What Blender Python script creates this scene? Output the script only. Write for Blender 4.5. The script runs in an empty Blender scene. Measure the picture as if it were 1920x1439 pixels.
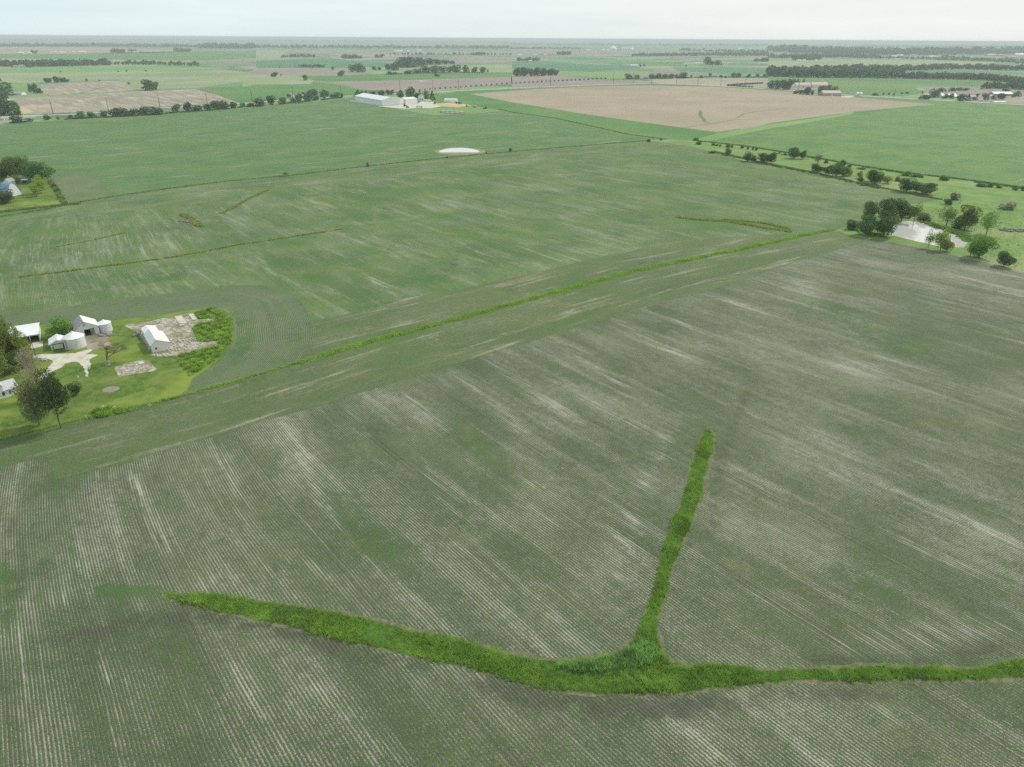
import bpy, math, random, numpy as np
from mathutils import Matrix, Vector, geometry, noise as mnoise
sc = bpy.context.scene
# ---------------------------------------------------------------- camera
H = 118.0; F = 1333.0; PITCH = math.radians(25.9); ROLL = math.radians(.36)
cR = Vector((math.cos(ROLL), math.sin(PITCH)*math.sin(ROLL), math.cos(PITCH)*math.sin(ROLL)))
cU = Vector((-math.sin(ROLL), math.sin(PITCH)*math.cos(ROLL), math.cos(PITCH)*math.cos(ROLL)))
cF = Vector((0, math.cos(PITCH), -math.sin(PITCH)))
cam_d = bpy.data.cameras.new("camera"); cam = bpy.data.objects.new("camera", cam_d)
sc.collection.objects.link(cam); sc.camera = cam
cam.matrix_world = Matrix.Translation((0, 0, H)) @ Matrix((cR, cU, -cF)).transposed().to_4x4()
cam_d.sensor_width = 36; cam_d.lens = 36*F/1920; cam_d.clip_start = 1; cam_d.clip_end = 200000
# ---------------------------------------------------------------- world and sun
SUN_EL = math.radians(44); SUN_AZ = (0.80, 0.60)          # the sun stands right of and beyond the view
w = bpy.data.worlds.new("World"); sc.world = w; w.use_nodes = True
nt = w.node_tree; nt.nodes.clear()
out = nt.nodes.new('ShaderNodeOutputWorld')
sky = nt.nodes.new('ShaderNodeTexSky'); sky.sky_type = 'NISHITA'; sky.sun_disc = False
sky.sun_elevation = SUN_EL; sky.sun_rotation = math.atan2(SUN_AZ[0], SUN_AZ[1])
sky.dust_density = 2
b1 = nt.nodes.new('ShaderNodeBackground'); b1.inputs[1].default_value = 0.10
nt.links.new(sky.outputs[0], b1.inputs[0])
tc = nt.nodes.new('ShaderNodeTexCoord')
mp = nt.nodes.new('ShaderNodeMapping'); mp.inputs['Scale'].default_value = (1, 1, 14)
nt.links.new(tc.outputs['Generated'], mp.inputs[0])
nz = nt.nodes.new('ShaderNodeTexNoise'); nz.inputs['Scale'].default_value = 2.2; nz.inputs['Detail'].default_value = 6
nz.inputs['Roughness'].default_value = .6
nt.links.new(mp.outputs[0], nz.inputs[0])
cr = nt.nodes.new('ShaderNodeValToRGB')
cr.color_ramp.elements[0].position = .35; cr.color_ramp.elements[0].color = (.84, .87, .855, 1)
cr.color_ramp.elements[1].position = .66; cr.color_ramp.elements[1].color = (.94, .95, .915, 1)
nt.links.new(nz.outputs['Fac'], cr.inputs[0])
sep = nt.nodes.new('ShaderNodeSeparateXYZ'); nt.links.new(tc.outputs['Generated'], sep.inputs[0])
mr = nt.nodes.new('ShaderNodeMapRange'); mr.inputs[1].default_value = -.6; mr.inputs[2].default_value = .7
nt.links.new(sep.outputs[0], mr.inputs[0])
mx = nt.nodes.new('ShaderNodeMix'); mx.data_type = 'RGBA'; mx.blend_type = 'MULTIPLY'; mx.inputs[0].default_value = 1
c2 = nt.nodes.new('ShaderNodeValToRGB')
c2.color_ramp.elements[0].color = (.86, 1.0, 1.05, 1); c2.color_ramp.elements[1].color = (1.03, 1.01, .99, 1)
nt.links.new(mr.outputs[0], c2.inputs[0])
nt.links.new(cr.outputs[0], mx.inputs[6]); nt.links.new(c2.outputs[0], mx.inputs[7])
b2 = nt.nodes.new('ShaderNodeBackground'); b2.inputs[1].default_value = 1.0
nt.links.new(mx.outputs[2], b2.inputs[0])
# sky strength shaped to fall above the horizon, so the sun's shadows show
m3 = nt.nodes.new('ShaderNodeMapRange'); m3.inputs[1].default_value = .06; m3.inputs[2].default_value = .30
m3.inputs[3].default_value = 1.15; m3.inputs[4].default_value = .94
nt.links.new(sep.outputs[2], m3.inputs[0]); nt.links.new(m3.outputs[0], b2.inputs[1])
ms = nt.nodes.new('ShaderNodeMixShader'); ms.inputs[0].default_value = .94
nt.links.new(b1.outputs[0], ms.inputs[1]); nt.links.new(b2.outputs[0], ms.inputs[2])
nt.links.new(ms.outputs[0], out.inputs[0])
sl = bpy.data.lights.new("sun", 'SUN'); sl.energy = 3.3; sl.angle = math.radians(5); sl.color = (1, .95, .86)
so = bpy.data.objects.new("sun", sl); sc.collection.objects.link(so)
sd = Vector((SUN_AZ[0]*math.cos(SUN_EL), SUN_AZ[1]*math.cos(SUN_EL), math.sin(SUN_EL)))
so.rotation_euler = sd.to_track_quat('Z', 'Y').to_euler(); so.location = (0, 0, 500)
sc.view_settings.view_transform = 'Standard'; sc.view_settings.look = 'None'
sc.view_settings.exposure = -0.16; sc.view_settings.gamma = 1
sc.render.engine = 'CYCLES'
sc.cycles.use_denoising = False
sc.cycles.max_bounces = 5; sc.cycles.diffuse_bounces = 2; sc.cycles.volume_bounces = 0
sc.cycles.transparent_max_bounces = 8
# ---------------------------------------------------------------- helpers
def at(u, v):
    a = (u-960)/F; b = -(v-719.5)/F
    d = cF + cR*a + cU*b; t = -H/d.z
    return (d.x*t, d.y*t)
def depth(x, y): return Vector((x, y, -H)).dot(cF)
# pixel frames the measurements were taken in: name -> (u0, v0, scale)
ZF = {'a': (0, 50, 4), 'b': (480, 50, 4), 'c': (960, 50, 4), 'd': (1440, 50, 4), 'e': (0, 250, 4), 'f': (480, 250, 4),
      'g': (960, 200, 4), 'h': (1440, 200, 4), 'i': (0, 560, 8), 'j': (200, 560, 7.385), 'k': (0, 280, 12),
      'l': (640, 150, 6), 'm': (0, 160, 8), 'n': (1640, 120, 6.857), 'o': (520, 150, 10.667), 'p': (1580, 360, 5.647),
      'q': (0, 640, 8.4625), 'r': (340, 500, 5.053), 's': (0, 0, 1), 't': (1340, 130, 6.4)}
def Z(f, x, y):
    u0, v0, s = ZF[f]; return (u0+x/s, v0+y/s)
def W(f, x, y): return at(*Z(f, x, y))
def WS(f, s): # 'x,y x,y ...' -> world points
    return [W(f, *map(float, q.split(','))) for q in s.split()]
col = sc.collection
def tag(o, label=None, cat=None, group=None, kind=None):
    if label: o['label'] = label
    if cat: o['category'] = cat
    if group: o['group'] = group
    if kind: o['kind'] = kind
    return o
def empty(name, loc, rz=0, label=None, cat=None, group=None):
    o = bpy.data.objects.new(name, None); col.objects.link(o)
    o.location = loc; o.rotation_euler = (0, 0, rz); o.empty_display_size = .5
    return tag(o, label, cat, group)
def mesh(name, V, Fc, mats, midx=None, smooth=False):
    me = bpy.data.meshes.new(name)
    V = np.asarray(V, dtype=np.float32)
    if isinstance(Fc, np.ndarray):
        n, k = Fc.shape
        me.vertices.add(len(V)); me.vertices.foreach_set('co', V.ravel())
        me.loops.add(n*k); me.loops.foreach_set('vertex_index', Fc.astype(np.int32).ravel())
        me.polygons.add(n); me.polygons.foreach_set('loop_start', np.arange(0, n*k, k, dtype=np.int32))
        me.polygons.foreach_set('loop_total', np.full(n, k, dtype=np.int32)); me.update(calc_edges=True)
    else:
        me.from_pydata([tuple(map(float, v)) for v in V], [], [tuple(f) for f in Fc]); me.update()
    for m in (mats if isinstance(mats, (list, tuple)) else [mats]): me.materials.append(m)
    if midx is not None: me.polygons.foreach_set('material_index', np.asarray(midx, dtype=np.int32))
    if smooth: me.polygons.foreach_set('use_smooth', np.ones(len(me.polygons), dtype=bool))
    return me
def obj(name, me, parent=None, loc=None):
    o = bpy.data.objects.new(name, me); col.objects.link(o)
    if parent: o.parent = parent
    if loc: o.location = loc
    return o
class MB:
    def __init__(s): s.v = []; s.f = []
    def add(s, v, f):
        n = len(s.v); s.v += [tuple(p) for p in v]; s.f += [tuple(i+n for i in q) for q in f]; return s
    def box(s, x0, x1, y0, y1, z0, z1):
        return s.add([(x0,y0,z0),(x1,y0,z0),(x1,y1,z0),(x0,y1,z0),(x0,y0,z1),(x1,y0,z1),(x1,y1,z1),(x0,y1,z1)],
                     [(3,2,1,0),(4,5,6,7),(0,1,5,4),(1,2,6,5),(2,3,7,6),(3,0,4,7)])
    def tube(s, p0, p1, r0, r1, n=6, cap=True):
        p0 = Vector(p0); p1 = Vector(p1); d = (p1-p0).normalized()
        a = d.orthogonal().normalized(); b = d.cross(a)
        V = []
        for p, r in ((p0, r0), (p1, r1)):
            for i in range(n):
                t = 2*math.pi*i/n; V.append(p + a*(r*math.cos(t)) + b*(r*math.sin(t)))
        Fs = [(i, (i+1) % n, n+(i+1) % n, n+i) for i in range(n)]
        if cap: Fs += [tuple(range(n))[::-1], tuple(range(n, 2*n))]
        return s.add(V, Fs)
    def lathe(s, prof, n=32, cx=0, cy=0):
        V = []; Fs = []
        for r, z in prof:
            for i in range(n):
                t = 2*math.pi*i/n; V.append((cx+r*math.cos(t), cy+r*math.sin(t), z))
        for k in range(len(prof)-1):
            for i in range(n):
                j = (i+1) % n; Fs.append((k*n+i, k*n+j, (k+1)*n+j, (k+1)*n+i))
        return s.add(V, Fs)
    def build(s, name, mat, parent=None, smooth=False):
        return obj(name, mesh(name, s.v, s.f, mat, smooth=smooth), parent)
# ---------------------------------------------------------------- node helpers
class NB:
    def __init__(s, name):
        s.m = bpy.data.materials.new(name); s.m.use_nodes = True; s.t = s.m.node_tree
        s.b = s.t.nodes['Principled BSDF']; s.b.inputs['Roughness'].default_value = .85
        s.b.inputs['Specular IOR Level'].default_value = .2
    def put(s, sock, val):
        if hasattr(val, 'links'): s.t.links.new(val, sock)
        elif isinstance(val, (tuple, list)) and len(val) == 3 and sock.type == 'RGBA': sock.default_value = (*val, 1)
        else: sock.default_value = val
    def math(s, op, a, b=0.0, c=None, clamp=False):
        n = s.t.nodes.new('ShaderNodeMath'); n.operation = op; n.use_clamp = clamp
        s.put(n.inputs[0], a); s.put(n.inputs[1], b)
        if c is not None: s.put(n.inputs[2], c)
        return n.outputs[0]
    def mix(s, f, a, b, mode='MIX'):
        n = s.t.nodes.new('ShaderNodeMix'); n.data_type = 'RGBA'; n.blend_type = mode
        s.put(n.inputs[0], f); s.put(n.inputs[6], a); s.put(n.inputs[7], b); return n.outputs[2]
    def rng(s, x, lo, hi, a=0.0, b=1.0, smooth=True):
        n = s.t.nodes.new('ShaderNodeMapRange'); n.interpolation_type = 'SMOOTHSTEP' if smooth else 'LINEAR'
        s.put(n.inputs[0], x)
        for i, q in zip((1, 2, 3, 4), (lo, hi, a, b)): n.inputs[i].default_value = q
        return n.outputs[0]
    def noise(s, vec, scale, detail=3, rough=.5, dist=0):
        n = s.t.nodes.new('ShaderNodeTexNoise'); s.put(n.inputs['Vector'], vec)
        n.inputs['Scale'].default_value = scale; n.inputs['Detail'].default_value = detail
        n.inputs['Roughness'].default_value = rough; n.inputs['Distortion'].default_value = dist
        return n.outputs['Fac']
    def comb(s, x, y, z=0.0):
        n = s.t.nodes.new('ShaderNodeCombineXYZ')
        for i, q in enumerate((x, y, z)): s.put(n.inputs[i], q)
        return n.outputs[0]
    def sep(s, v):
        n = s.t.nodes.new('ShaderNodeSeparateXYZ'); s.put(n.inputs[0], v); return n.outputs
    def pos(s): return s.t.nodes.new('ShaderNodeNewGeometry').outputs['Position']
    def uv(s): return s.t.nodes.new('ShaderNodeTexCoord').outputs['UV']
    def obj(s): return s.t.nodes.new('ShaderNodeTexCoord').outputs['Object']
    def rand(s): return s.t.nodes.new('ShaderNodeObjectInfo').outputs['Random']
    def attr(s, n):
        a = s.t.nodes.new('ShaderNodeAttribute'); a.attribute_name = n; return a.outputs['Color']
    def bump(s, h, dist=.1, st=1.0):
        n = s.t.nodes.new('ShaderNodeBump'); n.inputs['Distance'].default_value = dist; n.inputs['Strength'].default_value = st
        s.put(n.inputs['Height'], h); s.t.links.new(n.outputs[0], s.b.inputs['Normal'])
    def col(s, c): s.put(s.b.inputs['Base Color'], c); return s
def crop_mat(name, green, green2, soil, pale, cover=.5, streak=.5, rows=True, patch=1.0, tram=True, yellow=.25, rowamp=.35, pk=.68, fl=.75):
    """row crop: u runs along the rows, v across them (metres)"""
    n = NB(name); U = n.sep(n.uv()); s_, t_ = U[0], U[1]; P = n.pos()
    wob = n.math('MULTIPLY', n.math('SUBTRACT', n.noise(P, .03, 2), .5), .9)
    tt = n.math('ADD', t_, wob)
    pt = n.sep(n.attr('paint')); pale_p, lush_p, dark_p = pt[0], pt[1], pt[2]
    brk = n.rng(n.noise(P, .22, 4, .7), .38, .6, .15, 1.2)
    lush_p = n.math('MULTIPLY', lush_p, brk); dark_p = n.math('MULTIPLY', dark_p, brk)
    fine = n.noise(P, 2.2, 5, .85)
    mid = n.noise(P, .35, 3, .6)
    big = n.noise(P, .012, 3, .55)
    st = n.noise(n.comb(n.math('MULTIPLY', s_, .014), n.math('MULTIPLY', tt, .16)), 1.0, 5, .62)
    st2 = n.noise(n.comb(n.math('MULTIPLY', s_, .05), n.math('MULTIPLY', tt, .9), 7.3), 1.0, 3, .6)
    strk = n.math('MULTIPLY', n.rng(st, .5, .74), streak)
    strk = n.math('ADD', strk, n.math('MULTIPLY', n.rng(st2, .55, .8), streak*.5))
    thin = n.math('ADD', n.math('MULTIPLY', pale_p, n.rng(n.math('ADD', n.math('MULTIPLY', st2, .5), n.math('MULTIPLY', fine, .5)), .44, .64, .0, pk)), strk)
    med = n.noise(n.comb(n.math('MULTIPLY', s_, .02), n.math('MULTIPLY', tt, .05), 3.1), 1.0, 4, .65)
    thin = n.math('ADD', thin, n.math('MULTIPLY', n.math('SUBTRACT', big, .5), 0.8*patch))
    thin = n.math('ADD', thin, n.math('MULTIPLY', n.math('SUBTRACT', med, .5), 1.1*patch))
    base = n.math('ADD', cover, n.math('MULTIPLY', lush_p, .9))
    base = n.math('SUBTRACT', base, n.math('MULTIPLY', thin, .55))
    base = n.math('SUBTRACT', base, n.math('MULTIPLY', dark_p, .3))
    if rows:
        r = n.math('COSINE', n.math('MULTIPLY', tt, 2*math.pi/.76))
        base = n.math('ADD', base, n.math('MULTIPLY', r, n.rng(n.noise(P, .05, 3, .6), .3, .7, rowamp*.55, rowamp*1.25)))
        # a planter pass every sixteen rows leaves a slightly different gap
        pp = n.math('FRACT', n.math('DIVIDE', tt, 12.16))
        base = n.math('SUBTRACT', base, n.math('MULTIPLY', n.math('LESS_THAN', pp, .045), .08))
    base = n.math('ADD', base, n.math('MULTIPLY', n.math('SUBTRACT', fine, .5), 2.9))
    base = n.math('ADD', base, n.math('MULTIPLY', n.math('SUBTRACT', mid, .5), .7))
    can = n.rng(base, .25, .85, 0, .93)
    fleck = n.noise(P, 4.5, 3, .9)
    sm = n.math('ADD', n.math('MULTIPLY', thin, .85), n.math('MULTIPLY', n.math('SUBTRACT', n.noise(P, 5.0, 2, .8), .5), 2.6))
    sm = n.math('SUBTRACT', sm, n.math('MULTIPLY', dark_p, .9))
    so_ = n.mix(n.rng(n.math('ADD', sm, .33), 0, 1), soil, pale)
    g = n.mix(n.rng(n.noise(P, .02, 2), .35, .65), green, green2)
    g = n.mix(n.math('MULTIPLY', n.rng(n.noise(P, .045, 3, .6), .55, .75), yellow), g, (.22, .27, .07))
    g = n.mix(n.math('MULTIPLY', lush_p, .75), g, (.042, .135, .024))
    g = n.mix(1.0, g, n.mix(n.rng(n.math('ADD', n.math('MULTIPLY', fine, .5), n.math('MULTIPLY', fleck, .5)), .36, .64), (.45, .45, .45), (1.5, 1.5, 1.5)), 'MULTIPLY')
    c = n.mix(can, so_, g)
    c = n.mix(n.math('MULTIPLY', n.rng(fleck, .56, .68), n.rng(base, -.2, .9, fl, fl*.2)), c, (.40, .39, .28))
    if tram:
        a = n.math('ABSOLUTE', n.math('SUBTRACT', n.math('FRACT', n.math('DIVIDE', tt, 36.6)), .5))
        ln1 = n.math('MULTIPLY', n.rng(n.math('ABSOLUTE', n.math('SUBTRACT', a, .02)), .004, .011, 1, 0), n.rng(n.noise(P, .02, 2), .4, .6, 0.05, .5))
        c = n.mix(ln1, c, (.075, .085, .06))
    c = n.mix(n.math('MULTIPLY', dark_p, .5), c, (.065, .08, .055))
    n.col(c); n.bump(can, .22, .75); return n.m
def noisy(name, cols, scale=.2, detail=5, rough=.65, speck=None, bump=.0, r=.9, lo=.35, hi=.65, big=None, stripes=None):
    n = NB(name); P = n.pos()
    f = n.noise(P, scale, detail, rough)
    c = n.mix(n.rng(f, lo, hi), cols[0], cols[1])
    if len(cols) > 2: c = n.mix(n.rng(n.noise(P, scale*.23, 3, .6), .48, .68), c, cols[2])
    if speck: c = n.mix(n.rng(n.noise(P, speck[1], 2, .8), .55, .72), c, speck[0])
    if big: c = n.mix(n.rng(n.noise(P, big[1], 3, .6), .45, .7), c, big[0])
    if stripes:
        ang, sp, ccol, amt = stripes; S = n.sep(P)
        t = n.math('ADD', n.math('MULTIPLY', S[0], -math.sin(ang)), n.math('MULTIPLY', S[1], math.cos(ang)))
        s_ = n.math('ADD', n.math('MULTIPLY', S[0], math.cos(ang)), n.math('MULTIPLY', S[1], math.sin(ang)))
        q = n.noise(n.comb(n.math('MULTIPLY', s_, .12/sp), n.math('MULTIPLY', t, 1/sp)), 1, 4, .6)
        c = n.mix(n.math('MULTIPLY', n.rng(q, .45, .7), amt), c, ccol)
    n.col(c); n.b.inputs['Roughness'].default_value = r
    if bump: n.bump(n.noise(P, scale*4, 5, .7), bump)
    return n.m
def plain(name, c, r=.6, var=.12, scale=1.5, metal=0, wave=None, dirt=None):
    n = NB(name); P = n.obj()
    f = n.noise(P, scale, 5, .65)
    k = n.mix(n.rng(f, .3, .7), tuple(x*(1-var) for x in c), tuple(min(.9, x*(1+var)) for x in c))
    if dirt: k = n.mix(n.math('MULTIPLY', n.rng(n.noise(P, dirt[1], 5, .7), .5, .72), dirt[2]), k, dirt[0])
    n.col(k); n.b.inputs['Roughness'].default_value = r; n.b.inputs['Metallic'].default_value = metal
    if wave:
        S = n.sep(P); ax0 = {'x': 0, 'y': 1, 'z': 2}[wave[0]]
        seam = n.rng(n.math('ABSOLUTE', n.math('SUBTRACT', n.math('FRACT', n.math('DIVIDE', S[ax0], wave[1]*1.5)), .5)), .40, .48)
        k = n.mix(n.math('MULTIPLY', seam, .22), k, tuple(x*.45 for x in c)); n.col(k); ax = {'x': 0, 'y': 1, 'z': 2}[wave[0]]
        n.bump(n.math('COSINE', n.math('MULTIPLY', S[ax], 2*math.pi/wave[1])), .03, .6)
    return n.m
def leaf(name, c, var=.35, trans=.25, oscale=None):
    n = NB(name)
    br = n.sep(n.attr('lc'))
    k = n.mix(br[0], tuple(x*(1-var) for x in c), tuple(x*(1+var) for x in c))
    k = n.mix(n.math('MULTIPLY', br[1], .35), k, (c[0]*1.9, c[1]*1.35, c[2]*.8))
    hsv = n.t.nodes.new('ShaderNodeHueSaturation')
    n.put(hsv.inputs['Hue'], n.rng(n.rand(), 0, 1, .483, .517, False)); n.put(hsv.inputs['Value'], n.rng(n.rand(), 0, 1, .68, 1.35, False))
    n.put(hsv.inputs['Color'], k); k = hsv.outputs[0]
    n.col(k)
    tr = n.t.nodes.new('ShaderNodeBsdfTranslucent'); n.put(tr.inputs[0], k)
    m = n.t.nodes.new('ShaderNodeMixShader'); m.inputs[0].default_value = trans
    n.t.links.new(n.b.outputs[0], m.inputs[1]); n.t.links.new(tr.outputs[0], m.inputs[2])
    n.t.links.new(m.outputs[0], n.t.nodes['Material Output'].inputs[0]); return n.m
# ---------------------------------------------------------------- palette
PALE = (.46, .455, .37); SOIL = (.12, .12, .09)
M = {}
M['crop_near'] = crop_mat('young_corn_rows', (.054, .108, .031), (.080, .134, .038), SOIL, PALE, cover=.58, streak=.30, yellow=.35)
M['crop_head'] = crop_mat('headland_corn_rows', (.068, .145, .036), (.095, .17, .042), (.13, .13, .085), (.34, .325, .225), cover=.66, streak=.75, tram=False, rowamp=.2)
M['crop_mid'] = crop_mat('middle_field_rows', (.050, .140, .022), (.084, .178, .026), (.14, .14, .085), PALE, cover=.80, streak=.40, pk=1.0, fl=.4, tram=False, yellow=.5, rowamp=.5)
M['crop_curve'] = crop_mat('curved_corn_rows', (.044, .130, .030), (.062, .155, .036), (.15, .145, .11), (.31, .28, .20), patch=.3, cover=.66, streak=.25, tram=False, rowamp=.75)
M['crop_far'] = crop_mat('far_green_crop', (.062, .172, .045), (.090, .195, .05), (.15, .155, .09), (.34, .34, .23), fl=0, cover=.80, streak=.85, rows=False, tram=False, patch=.8, yellow=.4)
M['crop_right'] = crop_mat('right_green_crop', (.068, .19, .042), (.11, .225, .05), (.17, .19, .09), (.32, .34, .19), fl=0, cover=.86, streak=.75, rows=False, tram=False, patch=.6, yellow=.5)
M['lawn'] = noisy('mown_lawn', [(.066, .132, .022), (.115, .182, .030), (.165, .215, .05)], .28, 8, .75, speck=((.19, .24, .06), 1.3), bump=.12, lo=.42, hi=.58, big=((.20, .26, .045), .035))
M['pasture'] = noisy('pasture_grass', [(.11, .215, .05), (.19, .29, .075), (.27, .31, .14)], .05, 6, .75, speck=((.13, .22, .07), .5), bump=.15)
M['weedfloor'] = noisy('weed_bed', [(.11, .20, .035), (.20, .30, .05)], .6, 5, .7)
M['gravel'] = noisy('gravel', [(.52, .49, .41), (.66, .63, .55), (.42, .39, .32)], .8, 6, .7, speck=((.36, .34, .3), 4), bump=.03)
M['rubble'] = noisy('broken_concrete', [(.50, .47, .40), (.24, .21, .165), (.15, .15, .08)], .45, 8, .8, speck=((.66, .63, .56), .7), bump=.3, lo=.44, hi=.56, big=((.20, .20, .09), .12))
M['concrete'] = noisy('concrete_slab', [(.58, .56, .50), (.47, .45, .40), (.40, .38, .34)], .5, 6, .7, bump=.03)
M['dirt'] = noisy('bare_dirt', [(.27, .23, .18), (.38, .33, .26), (.18, .17, .12)], .4, 6, .7, bump=.05)
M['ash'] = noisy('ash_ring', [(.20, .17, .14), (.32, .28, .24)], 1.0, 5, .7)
M['ploughed'] = noisy('ploughed_soil', [(.31, .258, .182), (.365, .305, .218), (.285, .24, .168)], .006, 5, .6, stripes=(math.radians(39), 12, (.33, .275, .215), .5))
M['ploughed2'] = noisy('grey_ploughed_soil', [(.27, .235, .185), (.34, .29, .225), (.25, .22, .165)], .007, 5, .6, stripes=(math.radians(-51), 12, (.50, .46, .38), .7))
M['ploughed3'] = noisy('dark_ploughed_soil', [(.24, .20, .185), (.29, .245, .22), (.22, .21, .165)], .005, 5, .6, stripes=(math.radians(39), 25, (.32, .28, .23), .5))
M['hay'] = noisy('hay_meadow', [(.23, .29, .15), (.30, .33, .19), (.19, .27, .13)], .006, 5, .6)
M['green1'] = noisy('green_field', [(.075, .185, .05), (.105, .22, .06), (.14, .225, .07)], .006, 5, .6)
M['green2'] = noisy('blue_green_field', [(.07, .185, .085), (.09, .215, .10), (.13, .225, .11)], .005, 5, .6)
M['green3'] = noisy('light_green_field', [(.15, .27, .08), (.21, .32, .11), (.15, .25, .09)], .006, 5, .6)
M['road'] = noisy('pale_gravel_road', [(.55, .53, .48), (.62, .60, .54)], .1, 4, .6)
M['thin'] = noisy('thin_crop_soil', [(.11, .16, .065), (.16, .185, .09), (.085, .16, .05)], .03, 6, .7, stripes=(math.radians(-51), 4, (.10, .19, .07), .6))
M['stripgreen'] = noisy('strip_grass', [(.10, .17, .05), (.16, .22, .08), (.20, .22, .11)], .05, 5, .6)
M['yellowpatch'] = noisy('dry_straw', [(.55, .42, .2), (.42, .36, .24)], .08, 4, .6)
M['grass_hi'] = leaf('tall_green_grass', (.26, .43, .08), .60, .38)
M['leaf_oak'] = leaf('sunlit_leaves', (.20, .30, .06), .5, .3)  # sunlit highlights of these crowns mixed into the leaf colour
M['grass_ditch'] = leaf('ditch_grass', (.27, .43, .055), .40, .3)
M['grass_dull'] = leaf('fence_line_grass', (.22, .34, .10), .40, .2)
M['weeds'] = leaf('rank_weeds', (.24, .34, .06), .55, .3)
M['leaf_dark'] = leaf('dark_leaves', (.095, .18, .045), .45, .2)
M['leaf_mid'] = leaf('mid_leaves', (.15, .26, .055), .45, .25)
M['leaf_light'] = leaf('light_leaves', (.28, .40, .07), .4, .3)
M['leaf_grey'] = leaf('grey_twigs', (.20, .185, .14), .35, .1)
M['leaf_conifer'] = leaf('conifer_needles', (.05, .11, .05), .4, .1)
M['leaf_far'] = leaf('distant_leaves', (.10, .18, .085), .35, .15)
M['bark'] = plain('bark', (.15, .12, .09), .9, .3, 8)
M['bark_pale'] = plain('pale_bark', (.42, .38, .31), .9, .25, 5)
M['white'] = plain('white_siding', (.74, .76, .76), .5, .06, .8, wave=('z', .25), dirt=((.5, .48, .42), .9, .35))
M['white2'] = plain('white_sheet_metal', (.76, .79, .80), .45, .05, .4, wave=('x', .6), dirt=((.55, .52, .46), .5, .3))
M['roofwhite'] = plain('white_metal_roof', (.78, .81, .83), .35, .05, .35, wave=('x', .6), dirt=((.6, .5, .38), .35, .35))
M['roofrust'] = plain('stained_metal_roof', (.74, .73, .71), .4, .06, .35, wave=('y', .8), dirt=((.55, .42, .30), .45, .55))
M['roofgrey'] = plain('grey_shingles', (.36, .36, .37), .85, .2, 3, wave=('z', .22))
M['rooflight'] = plain('light_grey_shingles', (.52, .53, .55), .8, .12, 2, wave=('z', .22))
M['roofblue'] = plain('blue_metal_roof', (.20, .33, .47), .4, .1, 1, wave=('y', .6))
M['roofpink'] = plain('faded_red_roof', (.55, .40, .36), .6, .1, .5)
M['tan'] = plain('tan_sheet_wall', (.42, .36, .30), .6, .08, .5, wave=('x', .6))
M['red'] = plain('barn_red', (.28, .10, .085), .7, .15, 1)
M['greywood'] = plain('weathered_boards', (.24, .23, .21), .9, .25, 2, wave=('x', .3))
M['black'] = plain('dark_opening', (.02, .02, .022), .9, .1)
M['glass'] = plain('window_glass', (.06, .07, .08), .15, .1)
M['galv'] = plain('galvanised_steel', (.66, .69, .70), .38, .05, .6, wave=('z', .22), dirt=((.5, .45, .38), .6, .25))
M['pole'] = plain('pole_wood', (.11, .09, .075), .9, .2, 1)
M['darkmachine'] = plain('dark_machinery', (.08, .08, .08), .6, .2)
M['tyre'] = plain('rubber', (.02, .02, .02), .8)
M['greenpaint'] = plain('green_paint', (.05, .2, .05), .5)
# ---------------------------------------------------------------- the ground
n = NB('patchwork_ground'); P = n.pos(); S = n.sep(P); A39 = math.radians(39)
xr = n.math('ADD', n.math('MULTIPLY', S[0], math.cos(A39)), n.math('MULTIPLY', S[1], math.sin(A39)))
yr = n.math('SUBTRACT', n.math('MULTIPLY', S[1], math.cos(A39)), n.math('MULTIPLY', S[0], math.sin(A39)))
wn = n.t.nodes.new('ShaderNodeTexWhiteNoise'); wn.noise_dimensions = '2D'
wob = n.math('MULTIPLY', n.noise(P, .0006, 2), 500)
fx = n.math('FLOOR', n.math('DIVIDE', n.math('ADD', xr, wob), 402.)); fy = n.math('FLOOR', n.math('DIVIDE', n.math('SUBTRACT', yr, wob), 402.))
n.put(wn.inputs['Vector'], n.comb(fx, fy))
rp = n.t.nodes.new('ShaderNodeValToRGB'); rp.color_ramp.interpolation = 'CONSTANT'
n.put(rp.inputs[0], wn.outputs['Value']); e = rp.color_ramp.elements
e[0].color = (.13, .26, .12, 1); e[1].position = .28; e[1].color = (.20, .31, .15, 1)
for p_, c_ in ((.45, (.28, .34, .20)), (.58, (.33, .28, .24)), (.70, (.16, .28, .15)), (.84, (.25, .21, .19)), (.92, (.12, .22, .11))):
    q = e.new(p_); q.color = (*c_, 1)
c = n.mix(n.rng(n.noise(P, .0022, 5, .65), .50, .60), rp.outputs[0], (.075, .135, .075))   # woods among far fields
c = n.mix(n.math('MULTIPLY', n.noise(P, .02, 4), .3), c, (.12, .2, .1))
n.col(c); M['ground'] = n.m
R = 60000
g = []
rings = [0, 3000, 12000, R]; V = [(0, 0, 0)]; Fs = []
NS = 48
for r_ in rings[1:]:
    for i in range(NS): V.append((r_*math.cos(2*math.pi*i/NS), r_*math.sin(2*math.pi*i/NS), 0))
for i in range(NS): Fs.append((0, 1+i, 1+(i+1) % NS))
for k in range(2):
    for i in range(NS): Fs.append((1+k*NS+i, 1+(k+1)*NS+i, 1+(k+1)*NS+(i+1) % NS, 1+k*NS+(i+1) % NS))
tag(obj('ground', mesh('ground', V, Fs, M['ground'])), kind='structure')
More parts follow.
